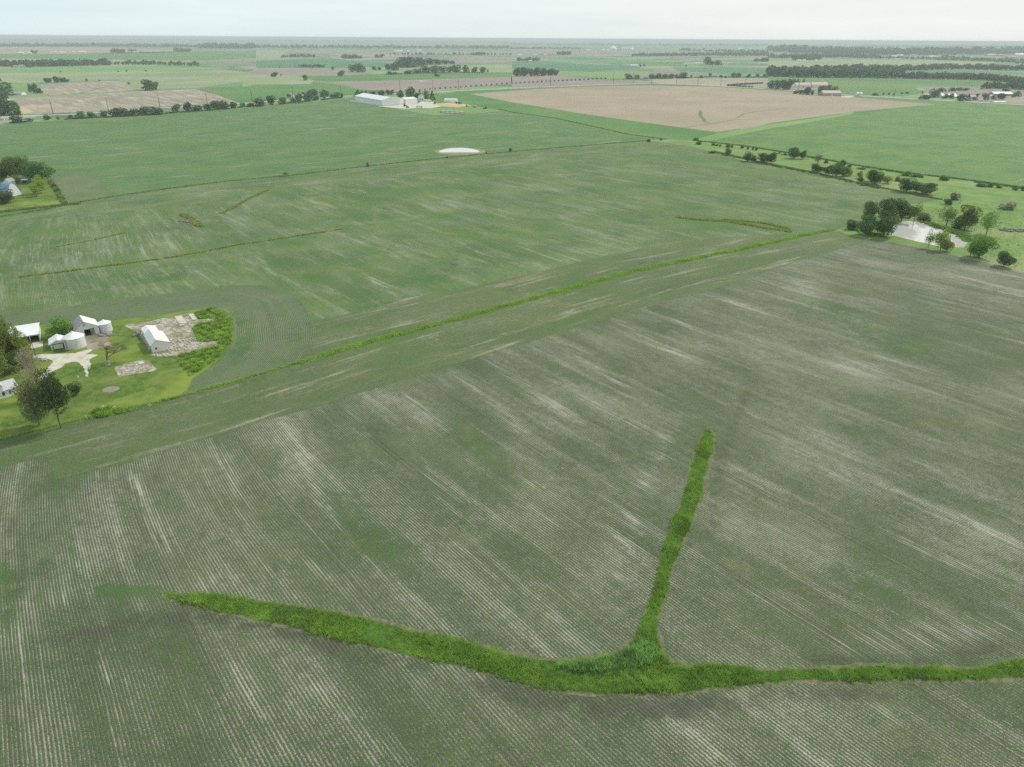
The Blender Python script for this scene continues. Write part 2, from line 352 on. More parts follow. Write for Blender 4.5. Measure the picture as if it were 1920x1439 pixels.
# ---------------------------------------------------------------- fields
rngp = random.Random(5)
def densify(pts, step, jit, closed=True):
    out = []
    n_ = len(pts)
    for i in range(n_ if closed else n_-1):
        a = pts[i]; b = pts[(i+1) % n_]; L = math.hypot(b[0]-a[0], b[1]-a[1]); k = max(1, int(L/step))
        for j in range(k):
            t = j/k; jx = rngp.uniform(-jit, jit) if j else 0; jy = rngp.uniform(-jit, jit) if j else 0
            out.append((a[0]+(b[0]-a[0])*t+jx, a[1]+(b[1]-a[1])*t+jy))
    if not closed: out.append(tuple(pts[-1]))
    return out
def inside(P_, poly):
    x = P_[:, 0]; y = P_[:, 1]; c_ = np.zeros(len(P_), bool); n_ = len(poly)
    for i in range(n_):
        x0, y0 = poly[i]; x1, y1 = poly[(i+1) % n_]
        if y0 == y1: continue
        k = ((y0 > y) != (y1 > y)) & (x < (x1-x0)*(y-y0)/(y1-y0)+x0); c_ ^= k
    return c_
def dist_line(P_, line):
    """distance to a polyline and arc length along it"""
    best = np.full(len(P_), 1e9); arc = np.zeros(len(P_)); acc = 0; wd = np.zeros(len(P_))
    for (a, b) in zip(line[:-1], line[1:]):
        a0 = np.array(a[:2]); d = np.array(b[:2])-a0; L = np.hypot(*d)
        t = np.clip(((P_-a0)@d)/(L*L), 0, 1); q = a0+t[:, None]*d; ds = np.hypot(*(P_-q).T)
        k = ds < best; best[k] = ds[k]; arc[k] = (acc+t*L)[k]; acc += L
        wd[k] = t[k] if len(line) == 2 else 0
    return best, arc
def field(name, pts, mat, z, step=None, jit=.4, grid=None, tf=None, strokes=(), kind='structure', **kw):
    L = sum(math.hypot(pts[i][0]-pts[i-1][0], pts[i][1]-pts[i-1][1]) for i in range(len(pts)))
    bd = densify(pts, step or max(2.5, L/160), jit)
    if grid:
        bx = np.array(bd); x0, y0 = bx.min(0); x1, y1 = bx.max(0)
        X, Y = np.meshgrid(np.arange(x0, x1, grid), np.arange(y0, y1, grid)); G = np.c_[X.ravel(), Y.ravel()]
        G = G[inside(G, bd)]
        dd, _ = dist_line(G, bd+[bd[0]]); G = G[dd > grid*.4]
        vs = [Vector(p) for p in bd]+[Vector(p) for p in G]
        ed = [(i, (i+1) % len(bd)) for i in range(len(bd))]
        rv, _, rf, *_ = geometry.delaunay_2d_cdt(vs, ed, [], 1, 1e-4)
        V_ = np.array([(v.x, v.y) for v in rv]); Fc = [tuple(f) for f in rf]
    else:
        V_ = np.array(bd); Fc = [tuple(t) for t in geometry.tessellate_polygon([[Vector((x, y, 0)) for x, y in bd]])]
    V3 = np.c_[V_, np.full(len(V_), z)]
    me = mesh(name, V3, [f if (V_[f[1], 0]-V_[f[0], 0])*(V_[f[2], 1]-V_[f[0], 1])-(V_[f[1], 1]-V_[f[0], 1])*(V_[f[2], 0]-V_[f[0], 0]) > 0 else f[::-1] for f in Fc], mat)
    if tf:
        s_, t_ = tf(V_)
        ul = me.uv_layers.new(name='UVMap'); li = np.empty(len(me.loops), dtype=np.int32); me.loops.foreach_get('vertex_index', li)
        ul.data.foreach_set('uv', np.c_[s_[li], t_[li]].astype(np.float32).ravel())
    ca = me.attributes.new('paint', 'FLOAT_COLOR', 'POINT'); C = np.zeros((len(V_), 4), dtype=np.float32)
    for line, wid, amt, ch in strokes:
        d_, a_ = dist_line(V_, line); tot = sum(math.hypot(b[0]-a[0], b[1]-a[1]) for a, b in zip(line[:-1], line[1:]))
        endf = np.clip(np.minimum(a_, tot-a_)/(tot*.25)+.25, 0, 1)
        C[:, ch] = np.maximum(C[:, ch], amt*np.exp(-(d_/wid)**2)*endf)
    ca.data.foreach_set('color', C.ravel())
    return tag(obj(name, me), kind=kind, **kw)
def straight(deg, ox=0, oy=0, bend=None):
    a = math.radians(deg)
    def f(V_):
        s_ = V_[:, 0]*math.cos(a)+V_[:, 1]*math.sin(a); t_ = -V_[:, 0]*math.sin(a)+V_[:, 1]*math.cos(a)
        if bend:
            k, x0 = bend; q = np.clip(x0-V_[:, 0], 0, None)
            t_ = t_ + k*q*q + .9*np.sin(V_[:, 1]*.05)*np.clip(q/25, 0, 1)
        return s_, t_
    return f
def along(line):
    def f(V_):
        d_, a_ = dist_line(V_, line); return a_, d_
    return f
ditch = WS('s', '-60,842 0,824 110,797 200,775 330,746 450,712 560,681 640,656 720,634 800,614 1000,560 1190,508 1400,465 1500,443 1565,431')
def ws(s): return WS('s', s)
# strokes on the near field: (line, width m, amount, channel 0 pale 1 lush 2 dark)
SN = []
def st(s, w_, a, ch=0, f='s'): SN.append((WS(f, s), w_, a, ch))
for s, w_, a in [('232,868 262,920 300,1000 322,1060', 1.8, 1), ('395,830 450,925 475,990', 1.8, .7), ('510,790 560,850 600,930 650,1010', 2, .8),
                 ('455,810 480,850 500,880', 1.2, .5), ('640,755 690,830 720,870', 2, .6), ('760,735 830,800 880,850', 2, .7), ('840,690 940,770 1010,840', 2, .7),
                 ('900,665 1000,730 1110,805', 2.2, .8), ('1040,640 1130,700 1210,745', 2, .8), ('1140,590 1220,640 1330,690', 2, .9),
                 ('1180,575 1290,610 1400,655', 2, .5), ('1560,665 1620,685 1690,710', 1.6, 1), ('1350,560 1400,578 1440,590', 3, .7), ('1420,975 1500,1015', 2, .7),
                 ('1640,990 1740,1040 1840,1085', 2.2, 1), ('1410,1095 1480,1140 1550,1178', 2, .8), ('1280,770 1240,840 1205,920 1185,1000 1150,1090', 3.5, .75),
                 ('1780,950 1870,1000 1925,1030', 2, .6), ('28,1150 50,1250 68,1370 85,1450', 2.6, 1), ('180,1190 200,1300 232,1450', 1.2, .9), ('345,1290 370,1370 395,1450', .9, .8),
                 ('30,1150 70,1135 140,1118', 2.5, .8), ('560,1050 640,1090 700,1110', 3, .6), ('330,1100 420,1090 540,1075', 3.5, .6), ('900,1310 1000,1400', 1.5, .5),
                 ('1490,1180 1560,1190 1700,1200 1860,1180 1925,1160', 4, .75), ('790,1230 830,1255 870,1262', 2, .5), ('1270,1310 1340,1330 1420,1310', 2.5, .5),
                 ('1700,560 1800,590 1925,640', 4, .6), ('1720,700 1830,740 1925,790', 3, .6), ('1480,780 1560,830 1640,870', 4, .4), ('1380,790 1500,850 1620,920', 3, .5), ('1345,800 1375,850 1385,930 1365,1020', 2.2, .45), ('1290,790 1330,775 1370,790', 2, .5),
                 ('700,1370 780,1439', 2, .6), ('500,1230 600,1290 700,1330', 2.5, .45), ('1020,1330 1100,1400 1150,1445', 2, .6), ('1650,1320 1800,1400', 2.5, .5),
                 ('1120,1100 1000,1190', 2, .25), ('1190,1000 1210,1060 1190,1150', 1, .0), ('1560,480 1640,500 1760,530', 4, .4), ('960,880 1060,960 1100,1000', 2, .5), ('780,860 860,960 900,1010', 2, .5)]:
    st(s, w_, a)
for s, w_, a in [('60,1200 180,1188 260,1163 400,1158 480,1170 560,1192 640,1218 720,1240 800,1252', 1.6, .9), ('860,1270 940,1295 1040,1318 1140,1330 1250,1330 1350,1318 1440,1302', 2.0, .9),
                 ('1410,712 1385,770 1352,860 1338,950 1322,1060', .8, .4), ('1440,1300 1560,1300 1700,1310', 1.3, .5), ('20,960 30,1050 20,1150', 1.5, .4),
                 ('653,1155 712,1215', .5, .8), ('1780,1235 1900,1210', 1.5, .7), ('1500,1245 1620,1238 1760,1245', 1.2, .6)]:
    st(s, w_, a, 2)  # dark soil, wet lines and tracks; shade under the waterway painted in too
for s, w_, a in [('0,866 40,860 90,853', 2.0, 1), ('105,897 170,880 240,864', 1.8, 1), ('340,832 400,815 440,803', 1.2, 1), ('530,772 590,757 640,744', 1.4, .9),
                 ('820,690 900,666', 1.6, .9), ('1010,630 1060,615', 1.5, .9), ('1100,605 1150,590', 1.6, .9), ('1190,573 1250,560', 1.5, .8), ('170,1108 240,1110 310,1112', 1.6, .7),
                 ('130,1000 145,1060 160,1110', .8, .5), ('5,1050 15,1120 5,1200', 1.6, .7), ('600,900 700,1000 760,1060', 5, .25), ('1500,560 1640,620 1760,680', 14, .35),
                 ('1560,1060 1700,1140', 6, .25), ('850,800 940,880', 5, .3)]:
    st(s, w_, a, 1)
near_poly = ws('-75,1490 -75,885 0,873 88,853 103,897 230,868 450,800 640,746 900,666 1100,606 1400,521 1500,486 1560,470 1600,455 1680,456 1800,482 1925,514 2010,545 2010,1490')
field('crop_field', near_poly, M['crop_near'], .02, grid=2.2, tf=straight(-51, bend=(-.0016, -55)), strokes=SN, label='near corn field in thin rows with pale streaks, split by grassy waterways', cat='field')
S1 = []
SN = S1
for s, w_, a in [('560,700 640,678 720,655', 1.2, .8), ('760,640 900,600', 1, .5), ('1000,575 1100,548', 2, .4), ('1200,530 1320,500', 3, .4), ('120,850 200,835 280,815', 3, .5),
                 ('150,805 330,762', 1.5, .6), ('860,655 1000,612', 1, .6), ('600,735 700,700', 1, .5), ('1300,545 1420,510 1500,485', 3, .5), ('500,760 620,720', 1.5, .5)]: st(s, w_, a)
for s, w_, a in [('120,800 330,752 560,690', .7, .6), ('1200,555 1300,530 1420,500', 3, .35)]: st(s, w_, a, 2)
for s, w_, a in [('250,790 420,750', 4, .2), ('1180,560 1260,545', 4, .4), ('700,660 900,610', 5, .25)]: st(s, w_, a, 1)
head_poly = ws('-75,900 -75,846') + ditch[1:] + ws('1600,438 1680,456 1600,458 1560,473 1500,489 1400,524 1100,609 900,669 640,749 450,803 230,871 103,900 86,856 0,876')
field('headland', head_poly, M['crop_head'], .035, grid=3, tf=along(ditch), strokes=SN, label='headland of corn planted parallel to the ditch on its near side', cat='field')
# middle field with its own headlands
fence = WS('s', '-60,420 0,407 90,392 150,379 240,365 330,352 430,340 540,330 690,312 800,300 900,290 1050,277 1215,264')
mid_poly = WS('s', '-60,640') + fence + ws('1300,276 1400,303 1520,322 1640,350 1760,375 1700,385 1640,400 1590,431 1565,431')+ditch[::-1][1:]
SN = [(ws('60,440 200,450 380,440'), 55, .45, 0), (ws('20,500 200,530 400,520'), 40, .3, 0), (ws('1000,500 1200,470 1400,445'), 14, .4, 0)]
for s, w_, a in [('0,900 100,1040 180,1120', 1.6, .9), ('380,490 460,540', 1.3, .7), ('600,460 655,505', 1.3, .6), ('760,410 900,490', 1.5, .8), ('1100,365 1220,405', 2, .7),
                 ('915,850 1000,895 1080,955', 1.4, 1), ('1180,810 1270,860', 1.2, .9), ('1060,842 1110,838 1170,825', 2, .9), ('1400,760 1550,830 1720,920 1900,1010', 1.8, .8),
                 ('1010,1190 1065,1222', 1.6, 1), ('1000,555 1160,635', 1.6, .7), ('1230,520 1390,610', 1.5, .7), ('1400,500 1515,557', 1.5, .8), ('870,622 930,660', 1.5, .8),
                 ('620,900 800,1050 1030,1195', 2, .6), ('140,890 240,990 330,1080', 1.5, .6), ('1790,680 1910,730', 1.6, .8), ('500,900 580,970', 1.5, .5), ('270,860 330,910', 1.3, .5), ('0,620 150,740', 1.5, .4),
                 ('1570,290 1700,330', 2, .5), ('1750,440 1910,480', 2, .5), ('1100,880 1190,945', 1.3, .7), ('560,1010 740,1130', 2, .5), ('180,1060 380,1200 440,1260', 2, .4), ('480,720 150,780 60,790', 1.2, .5), ('1320,1040 1200,1080', 3, .4)]:
    st(s, w_, a, 0, 'f')
for s, w_, a in [('560,620 590,760', 1.4, .6), ('830,600 860,690', 1.4, .5), ('190,790 230,900 262,1040', 2, .7), ('740,840 790,880', 1.6, .6), ('1470,780 1530,840', 1.6, .7),
                 ('980,748 1050,735 1130,717', 1, .9), ('1120,688 1155,686', 1.5, .9), ('150,1120 215,1112', 1.2, .8), ('410,1098 440,1093', 1.2, .8), ('530,1080 580,1075', 1.3, .8),
                 ('600,1010 850,970 1100,930 1400,870 1700,800', .9, .5), ('1420,965 1620,925', .6, .8), ('1380,650 1470,710', 1.5, .9), ('1700,1080 1730,1130', 1.5, .5), ('600,880 600,930', 2, .5),
                 ('1050,1000 1080,1100', 1.5, .4), ('700,850 850,960', 3, .4), ('480,1010 350,1030', 2, .4), ('1250,1260 1530,1220', 1.2, .5)]:
    st(s, w_, a, 0, 'e')
for s, w_, a in [('200,90 280,95 360,100', 3, .6), ('430,140 560,150', 3, .6), ('450,610 560,640 620,660', 2, .6), ('0,640 150,680', 3, .5), ('500,790 640,820', 3.5, .9), ('770,710 900,760 1010,800', 2, .8),
                 ('260,600 370,650', 2, .7), ('650,760 560,780', 3, .4)]: st(s, w_, a, 0, 'g')
for s, w_, a in [('1170,280 1050,700', 1, 0), ('180,770 230,830', .6, .6), ('1160,530 1200,580 1330,700 1440,790', .8, .5), ('1330,510 1380,550', .8, .7), ('1620,610 1660,680', .8, .6)]: st(s, w_, a, 2, 'e')
for s, w_, a in [('740,700 950,680 1200,655 1390,615 1560,595', 2.2, .6), ('1370,1060 1500,970 1590,950', .8, .8)]: st(s, w_, a, 2 if a > .7 else 1, 'f')
for s, w_, a in [('700,330 1100,290 1900,200', 30, .35), ('1000,480 1300,430 1900,420', 12, .3), ('1860,1195 1880,1190', 1, 0), ('1320,1195 1430,1180 1560,1145', 2, .9), ('860,1310 960,1280 1100,1260', 1.2, .9)]: st(s, w_, a, 1, 'f')
for s, w_, a in [('900,290 1150,360 1500,400 1900,430', 25, .45), ('1000,600 1300,620', 15, .35), ('900,1045 980,1040 1050,1015', 2, .8), ('1640,880 1500,900', 8, .35)]: st(s, w_, a, 1, 'g')
field('crop_field', mid_poly, M['crop_mid'], .02, grid=4, tf=straight(-50.5, bend=(-.0012, -150)), strokes=SN, label='green corn field beyond the ditch, in front of the long fence line', cat='field')
# headland strips of the middle field
hb = ws('585,601 700,580 760,560 850,545 970,520 1100,488 1220,462 1330,447 1440,440 1500,437 1560,432') 
SN = []
for s, w_, a in [('1640,500 1700,492', 1.5, .9), ('1720,600 1780,575 1810,572', 1.6, .9), ('1200,640 1000,690 900,720', 1.2, .6)]: st(s, w_, a, 0, 'r')
for s, w_, a in [('0,1240 200,1180 440,1150', 1, .5), ('660,1140 800,1100 900,1080', 1.8, .9), ('1230,1025 1400,970 1700,940', 2, .4), ('0,1330 250,1270 430,1215', .9, .7), ('1100,1120 1300,1090', 2, .5)]: st(s, w_, a, 0, 'g')
for s, w_, a in [('900,1200 1100,1150 1300,1100', 2.5, .5)]: st(s, w_, a, 2, 'g')
field('headland', [ditch[5]]+ws('575,618 586,602')+hb[1:]+ditch[::-1][1:10], M['crop_head'], .04, grid=3.5, tf=along(ditch), strokes=SN, label='headland of corn rows planted parallel to the ditch on its far side', cat='field')
far_in = ws('0,430 60,412 150,404 300,390 420,372 560,352 760,328 960,310 1150,294 1260,287')
field('headland', ws('-60,470')+[fence[0]]+fence[1:]+far_in[::-1]+ws('0,460'), M['crop_mid'], .032, grid=5, tf=along(fence), label='far headland of corn rows planted along the long fence line', cat='field')
# farmyard lawn outline and the curved rows around it
lawn_poly = WS('s', '-60,838 -60,615 0,610 60,612 110,606 200,603 235,599 300,592 345,584 400,578 425,583 438,600 440,625 436,645 415,672 385,695 360,712 354,726 338,741 300,752 180,783 110,798 0,823')
farmline = ws('-60,612 60,609 110,603 200,600 235,596 300,589 345,581 400,575 428,580 441,600 443,625 439,647 417,675 388,698 362,715 352,728')
curve_poly = WS('s', '-60,612 60,609 110,603 200,600 235,596 300,589 345,581 400,575 428,580 441,600 443,625 439,647 417,675 388,698 362,715 352,728 362,742 450,711 560,680 575,650 586,630 592,615 583,600 572,577 560,558 540,548 500,535 440,535 400,538 300,553 200,563 100,580 40,585 -60,595')
SN = []
for s, w_, a in [('520,530 560,600 620,670', 1.2, .8), ('0,335 200,300 400,290 550,300 700,350', .9, .6), ('370,280 620,260', 1.2, .5), ('0,310 60,295', 1, .8), ('170,1120 350,1060 600,1010', 1.0, .8)]: st(s, w_, a, 0, 'r')
for s, w_, a in [('430,400 520,520 600,700 560,850 400,960 200,1090', 5, .5), ('1195,500 1240,600', .8, .8), ('700,180 850,220', 2, .6)]: st(s, w_, a, 1, 'r')
for s, w_, a in [('770,320 830,450 880,620 860,720', .7, .6), ('1080,290 1150,360 1200,480', .5, .8)]: st(s, w_, a, 2, 'r')
field('headland', curve_poly, M['crop_curve'], .05, grid=2, tf=along(farmline), strokes=SN, label='corn rows curving around the edge of the near farmyard', cat='field')
field('lawn', lawn_poly, M['lawn'], .065, label='mown lawn around the near farm buildings', cat='lawn')
# fields beyond the fence line
f3 = fence[:1]+WS('s', '-60,240 0,234 60,229 120,226 200,222 260,219 320,213 400,207 480,200 560,193 640,186 700,189 790,200 850,215 920,208 960,213 1040,224 1100,237 1180,255 1240,263')+fence[::-1][:-1]
SN = []
for s, w_, a in [('450,330 550,420 640,490', 9, .8), ('1100,300 1300,260', 8, .6), ('1110,320 1150,312', 2, 1), ('1230,270 1290,262', 2.5, 1), ('900,330 1100,350', 8, .4), ('950,440 850,460', 6, .4)]: st(s, w_, a, 0, 'e')
for s, w_, a in [('900,80 1000,110 1150,140', 14, .5), ('1400,150 1370,130 1500,100 1660,110 1720,135', 3.5, .8), ('600,180 740,200', 18, .5), ('900,30 1100,60 1800,60', 10, .4)]: st(s, w_, a, 0, 'f')
for s, w_, a in [('0,160 300,190 600,170 900,200', 8, .5), ('230,240 260,160 400,190 560,190', 3, .6)]: st(s, w_, a, 0, 'g')
field('crop_field', f3, M['crop_far'], .02, grid=12, tf=straight(39), strokes=SN, label='large smooth green field between the fence line and the far road', cat='field')
field('crop_field', ws('640,186 700,180 860,174 880,176 960,192 1100,214 1280,238 1345,247 1370,246 1300,266 1240,263 1180,255 1100,237 1040,224 960,213 920,208 850,215 790,200 700,189'), M['green1'], .03, label='green strip of crop along the near side of the brown field', cat='field')
field('crop_field', ws('840,172 1000,166 1100,161.5 1221,157.5 1300,160 1400,165.5 1500,172 1600,180.5 1740,188 1920,198.5 1990,202 1990,206 1745,196 1500,240 870,178'), M['green1'], .026, label='green verge of crop between the brown field and the road', cat='field')
field('ploughed_field', ws('880,176.5 1000,167.5 1130,162 1222,160.5 1340,163.5 1480,172 1600,183 1752,196 1600,210 1460,229 1345,248 1280,240 1100,215 960,192'), M['ploughed'], .045, label='square pale brown ploughed field beyond the middle of the view', cat='field')
field('crop_field', ws('1308,266 1345,253 1480,234 1600,215 1760,196 1860,193.5 2000,203 2000,372 1920,354 1820,340 1700,326 1600,311 1500,292 1400,276'), M['crop_right'], .03, grid=12, tf=straight(39), label='bright green field at the right behind the pasture', cat='field')
field('pasture', ws('1215,263 1300,262 1330,266 1400,276 1500,292 1600,311 1700,326 1820,340 1920,354 2010,372 2010,545 1925,513 1800,481 1680,455 1600,444 1565,431 1590,426 1650,400 1700,386 1760,375 1640,350 1520,322 1400,303 1300,276'), M['pasture'], .055, label='rough yellow green pasture around the pond', cat='pasture')
field('grass_strip', ws('1285,266 1340,252 1440,234 1520,223 1600,210 1600,214 1520,229 1440,242 1380,254 1345,262 1310,266'), M['green3'], .06, label='light green grass strip beside the brown ploughed field', cat='grass strip')
def strip(name, line, wid, mat, z, label, cat='grass strip', **k):
    """constant width ribbon along a world polyline"""
    P_ = densify(line, 12, .15*wid, closed=False); L_, R_ = [], []
    for i, p in enumerate(P_):
        a = P_[max(0, i-1)]; b = P_[min(len(P_)-1, i+1)]; d = math.hypot(b[0]-a[0], b[1]-a[1]) or 1
        nx, ny = -(b[1]-a[1])/d, (b[0]-a[0])/d; w_ = wid/2*(1 if 0 < i < len(P_)-1 else .4)
        L_.append((p[0]+nx*w_, p[1]+ny*w_, z)); R_.append((p[0]-nx*w_, p[1]-ny*w_, z))
    n_ = len(P_); Fs_ = [(i, i+1, n_+i+1, n_+i) for i in range(n_-1)]
    me = mesh(name, L_+R_, [f[::-1] for f in Fs_], mat)
    return tag(obj(name, me), label=label, cat=cat, kind=k.get('kind', 'structure'))
# far fields (measured in the zoomed frames)
FAR = [('a', '60,540 600,515 1080,485 1460,470 1620,510 1780,570 1300,598 800,628 150,662 100,600', 'ploughed2', .02, 'grey brown ploughed field beside the left road'),
       ('a', '290,440 560,418 880,405 960,440 1060,470 850,490 560,505 340,520 300,470', 'ploughed2', .02, 'smaller grey ploughed field behind the left road field'),
       ('a', '0,347 600,340 1100,334 1700,328 1920,352 1920,402 1480,460 1060,468 960,440 880,400 500,412 0,430', 'hay', .02, 'wide pale meadow across the left middle distance'),
       ('a', '0,300 500,300 1000,298 1500,300 1720,326 1100,334 600,340 0,347', 'green3', .03, 'light green field below the left tree band'),
       ('a', '20,430 240,428 300,480 200,500 50,484', 'green3', .03, 'small light green paddock behind the left barn'),
       ('a', '0,205 600,205 1200,190 1920,180 1920,235 1500,255 600,245 0,240', 'green1', .02, 'green field in the far left distance'),
       ('a', '0,150 700,152 1500,185 1100,200 600,205 0,205', 'ploughed', .02, 'reddish ploughed field in the far left distance'),
       ('a', '0,240 600,245 1500,262 1100,270 0,262', 'hay', .02, 'thin pale strip behind the left tree band'),
       ('b', '-420,470 0,435 400,430 430,412 640,445 820,480 740,505 640,530 300,545 0,580 -140,568 -300,510', 'green1', .03, 'green wedge field left of the white sheds'),
       ('b', '180,372 600,370 1000,352 1400,348 1920,345 1920,375 1100,405 560,415 440,405 300,385', 'green1', .02, 'green band behind the dark ploughed field'),
       ('b', '-100,352 0,358 300,368 440,405 400,432 0,436 -100,450', 'hay', .034, 'right end of the pale meadow'),
       ('b', '0,318 500,322 700,332 950,350 600,370 200,368 -80,350', 'ploughed3', .024, 'brown strip in front of the round copse'),
       ('b', '560,415 1100,402 1920,380 1920,430 1300,482 1180,492 1050,492 820,468 620,432', 'ploughed3', .03, 'dark ploughed field behind the white sheds'),
       ('b', '0,255 500,235 1050,270 1000,300 600,312 0,310', 'green2', .02, 'blue green field left of the far grove'),
       ('b', '0,180 800,188 1500,190 1920,192 1920,203 0,200', 'ploughed3', .02, 'far dark strip under the long wood'),
       ('b', '0,178 170,178 250,215 180,240 0,250', 'hay', .022, 'far pale field at the left of the road'),
       ('b', '1400,245 1700,232 1920,228 1920,270 1500,275', 'ploughed3', .022, 'far brown field right of the grove'),
       ('b', '1150,320 1240,300 1700,290 1920,285 1920,345 1250,350 1100,335', 'hay', .02, 'pale meadow between the two far groves'),
       ('c', '-10,375 350,368 650,395 1050,415 1046,428 600,442 0,462', 'ploughed3', .03, 'dark ploughed field left of the far crossroads'),
       ('c', '0,280 300,270 900,295 1000,310 600,340 350,335 0,300', 'green2', .02, 'dark blue green field in the far centre'),
       ('c', '350,335 650,345 1000,335 1100,340 820,395 600,385 350,368', 'green3', .022, 'light green field behind the pole line'),
       ('c', '1000,392 1400,388 1920,392 1920,448 1600,450 1240,432 1080,420', 'ploughed2', .03, 'grey ploughed field right of the far crossroads'),
       ('c', '1200,312 1500,305 1920,310 1920,360 1500,345 1250,335', 'green2', .02, 'green field in front of the far farmstead'),
       ('c', '930,300 1230,295 1200,315 1000,315', 'hay', .021, 'small pale field by the far white barns'),
       ('c', '0,178 500,182 900,180 1400,200 1000,206 300,205 0,210', 'ploughed3', .02, 'far dark strip below the grain elevator'),
       ('c', '880,262 1300,265 1250,298 900,292', 'green1', .021, 'green field near the far white barns'),
       ('d', '0,262 380,248 1000,248 1700,270 1500,290 1000,300 700,318 300,322 0,312', 'hay', .02, 'tan field above the river trees'),
       ('d', '0,386 430,388 1000,390 1580,402 1830,430 1720,450 1600,472 1100,460 1190,500 1000,522 700,515 570,480 430,440 240,420 0,400', 'green1', .02, 'bright green field below the river trees at the right'),
       ('d', '1110,450 1600,455 1920,480 1920,578 1700,560 1400,520 1240,490', 'ploughed3', .023, 'grey field around the right hand farmsteads'),
       ('d', '850,352 1300,322 1920,345 1920,356 1450,350 1010,362', 'green2', .03, 'green strip between two river tree bands'),
       ('d', '1500,545 1920,530 1920,578 1700,566', 'ploughed2', .03, 'small grey yard field at the right edge'),
       ('d', '800,225 940,220 1300,235 900,245', 'green3', .02, 'far pale green field at the right'),
       ('a', '130,615 160,600 260,640 150,662', 'yellowpatch', .03, 'dry yellow straw patch by the left trees')]
for f, s, m, z, lb in FAR:
    field('crop_field' if 'plough' not in m else 'ploughed_field', WS(f, s), M[m], z, jit=.8, label=lb, cat='field')
# roads
road1 = ws('-120,226 0,219.5 100,216 150,214 250,206 350,200 480,192.5 560,186.5 640,181 740,176.5 840,172 960,165.5 1100,160.2 1222,156.4')
strip('road', road1, 9, M['road'], .07, 'pale gravel road running left from the far crossroads', 'road')
strip('road', ws('1222,156.4 1300,158.8 1400,164.5 1480,169.5 1600,178.8 1740,187 1850,193 1920,197 2010,202'), 9, M['road'], .075, 'pale gravel road running right from the far crossroads', 'road')
strip('road', WS('b', '560,228 700,250 1050,275 1100,282'), 10, M['road'], .07, 'pale farm road in the far distance', 'road')
strip('road', WS('a', '1400,262 1920,258 2400,235'), 9, M['road'], .07, 'distant pale road left of the far trees', 'road')
strip('road', WS('b', '0,252 120,247'), 8, M['road'], .08, 'short far pale lane', 'road')
strip('road', WS('b', '800,222 1200,222 1400,215'), 8, M['road'], .07, 'distant pale road among hedges', 'road')
strip('road', WS('c', '930,408 1100,418 1250,424'), 10, M['road'], .08, 'pale lane near the far crossroads', 'road')
strip('driveway', WS('d', '560,520 700,522 900,530'), 7, M['road'], .085, 'pale drive beside the tan barn', 'driveway')
strip('grass_strip', WS('s', '0,232 120,226 260,219 330,212 480,200 640,186'), 12, M['weedfloor'], .05, 'weedy verge under the hedge along the left road')
# dark boundary line and thin grass lines
strip('boundary_strip', ws('935,205 960,211 1040,222 1100,235 1180,253 1250,262'), 3, M['weedfloor'], .07, 'dark green boundary strip running down to the field corner')
for ln, wd, lb in [('g:400,60 480,75 640,100 690,120 720,150', 5, 'pale waterway in the green strip'), ('g:160,130 200,150 250,175 380,197 500,197', 4, 'faint waterway in the large green field'),
                   ('c:1410,630 1415,675 1450,715 1480,725', 9, 'short forked waterway in the brown field'), ('c:1270,762 1450,735 1680,700 1885,694', 5, 'long green waterway in the brown field'),
                   ('c:1680,690 1740,655 1850,635 1940,628 2080,610', 5, 'curved green waterway at the right of the brown field'), ('c:1440,735 1560,737', 3, 'short dark waterway in the brown field'),
                   ('a:340,518 620,500 1060,480 1440,468', 7, 'grass line between the two grey ploughed fields'), ('a:600,500 780,455 930,436', 8, 'curved grass line in the small grey field'),
                   ('a:1550,672 1680,683 1740,700 1840,714', 5, 'faint waterway near the left road'), ('b:870,455 1000,452', 8, 'wet dark streak in the dark field')]:
    f, s = ln.split(':'); strip('grass_strip', WS(f, s), wd*.7, M['stripgreen'], .08, lb)
# farmyard surfaces
field('driveway', WS('i', '355,885 540,850 700,835 960,830 1120,828 1200,800 1330,768 1390,775 1340,810 1290,838 1480,850 1400,882 1335,922 1375,1060 1352,1065 1312,1000 1330,1170 1305,1175 1250,1040 1190,965 1090,950 970,985 870,1060 760,1120 640,1210 560,1255 455,1300 440,1345 380,1270 560,1205 650,1110 760,1010 795,950 780,925 700,905 540,903 360,922'), M['gravel'], .085, step=1.3, jit=.5, label='pale gravel drive forking across the near lawn', cat='driveway')
field('concrete_pad', WS('i', '410,685 635,640 648,718 480,755'), M['concrete'], .09, jit=.02, label='concrete pad in front of the open machine shed', cat='pad')
field('dirt_patch', WS('i', '1180,580 1260,570 1500,525 1680,490 1700,560 1560,620 1700,680 1500,760 1330,790 1270,700'), M['dirt'], .08, step=1, jit=.4, label='bare dirt between the barn and the grain bins', cat='dirt')
field('concrete_ruin', WS('j', '245,380 350,352 600,320 760,280 950,245 1150,200 1230,240 1280,290 1490,285 1500,320 1240,360 1190,430 1270,600 1540,590 1560,640 1300,700 1000,790 700,820 640,790 600,740 440,480 300,410'), M['rubble'], .08, step=1, jit=.35, label='broken concrete yard behind the long white shed', cat='yard')
field('concrete_ruin', WS('j', '100,960 250,905 490,855 590,870 650,940 710,980 640,1015 420,1040 170,1090 120,1000'), M['rubble'], .085, step=1, jit=.3, label='broken concrete floor slab alone on the lawn', cat='slab')
field('fire_ring', [(W('i', 1665, 1365)[0]+3.0*math.cos(t*.4), W('i', 1665, 1365)[1]+2.6*math.sin(t*.4)) for t in range(16)][:15], M['ash'], .085, step=.8, jit=.2, label='oval burnt patch on the near lawn', cat='burn patch')
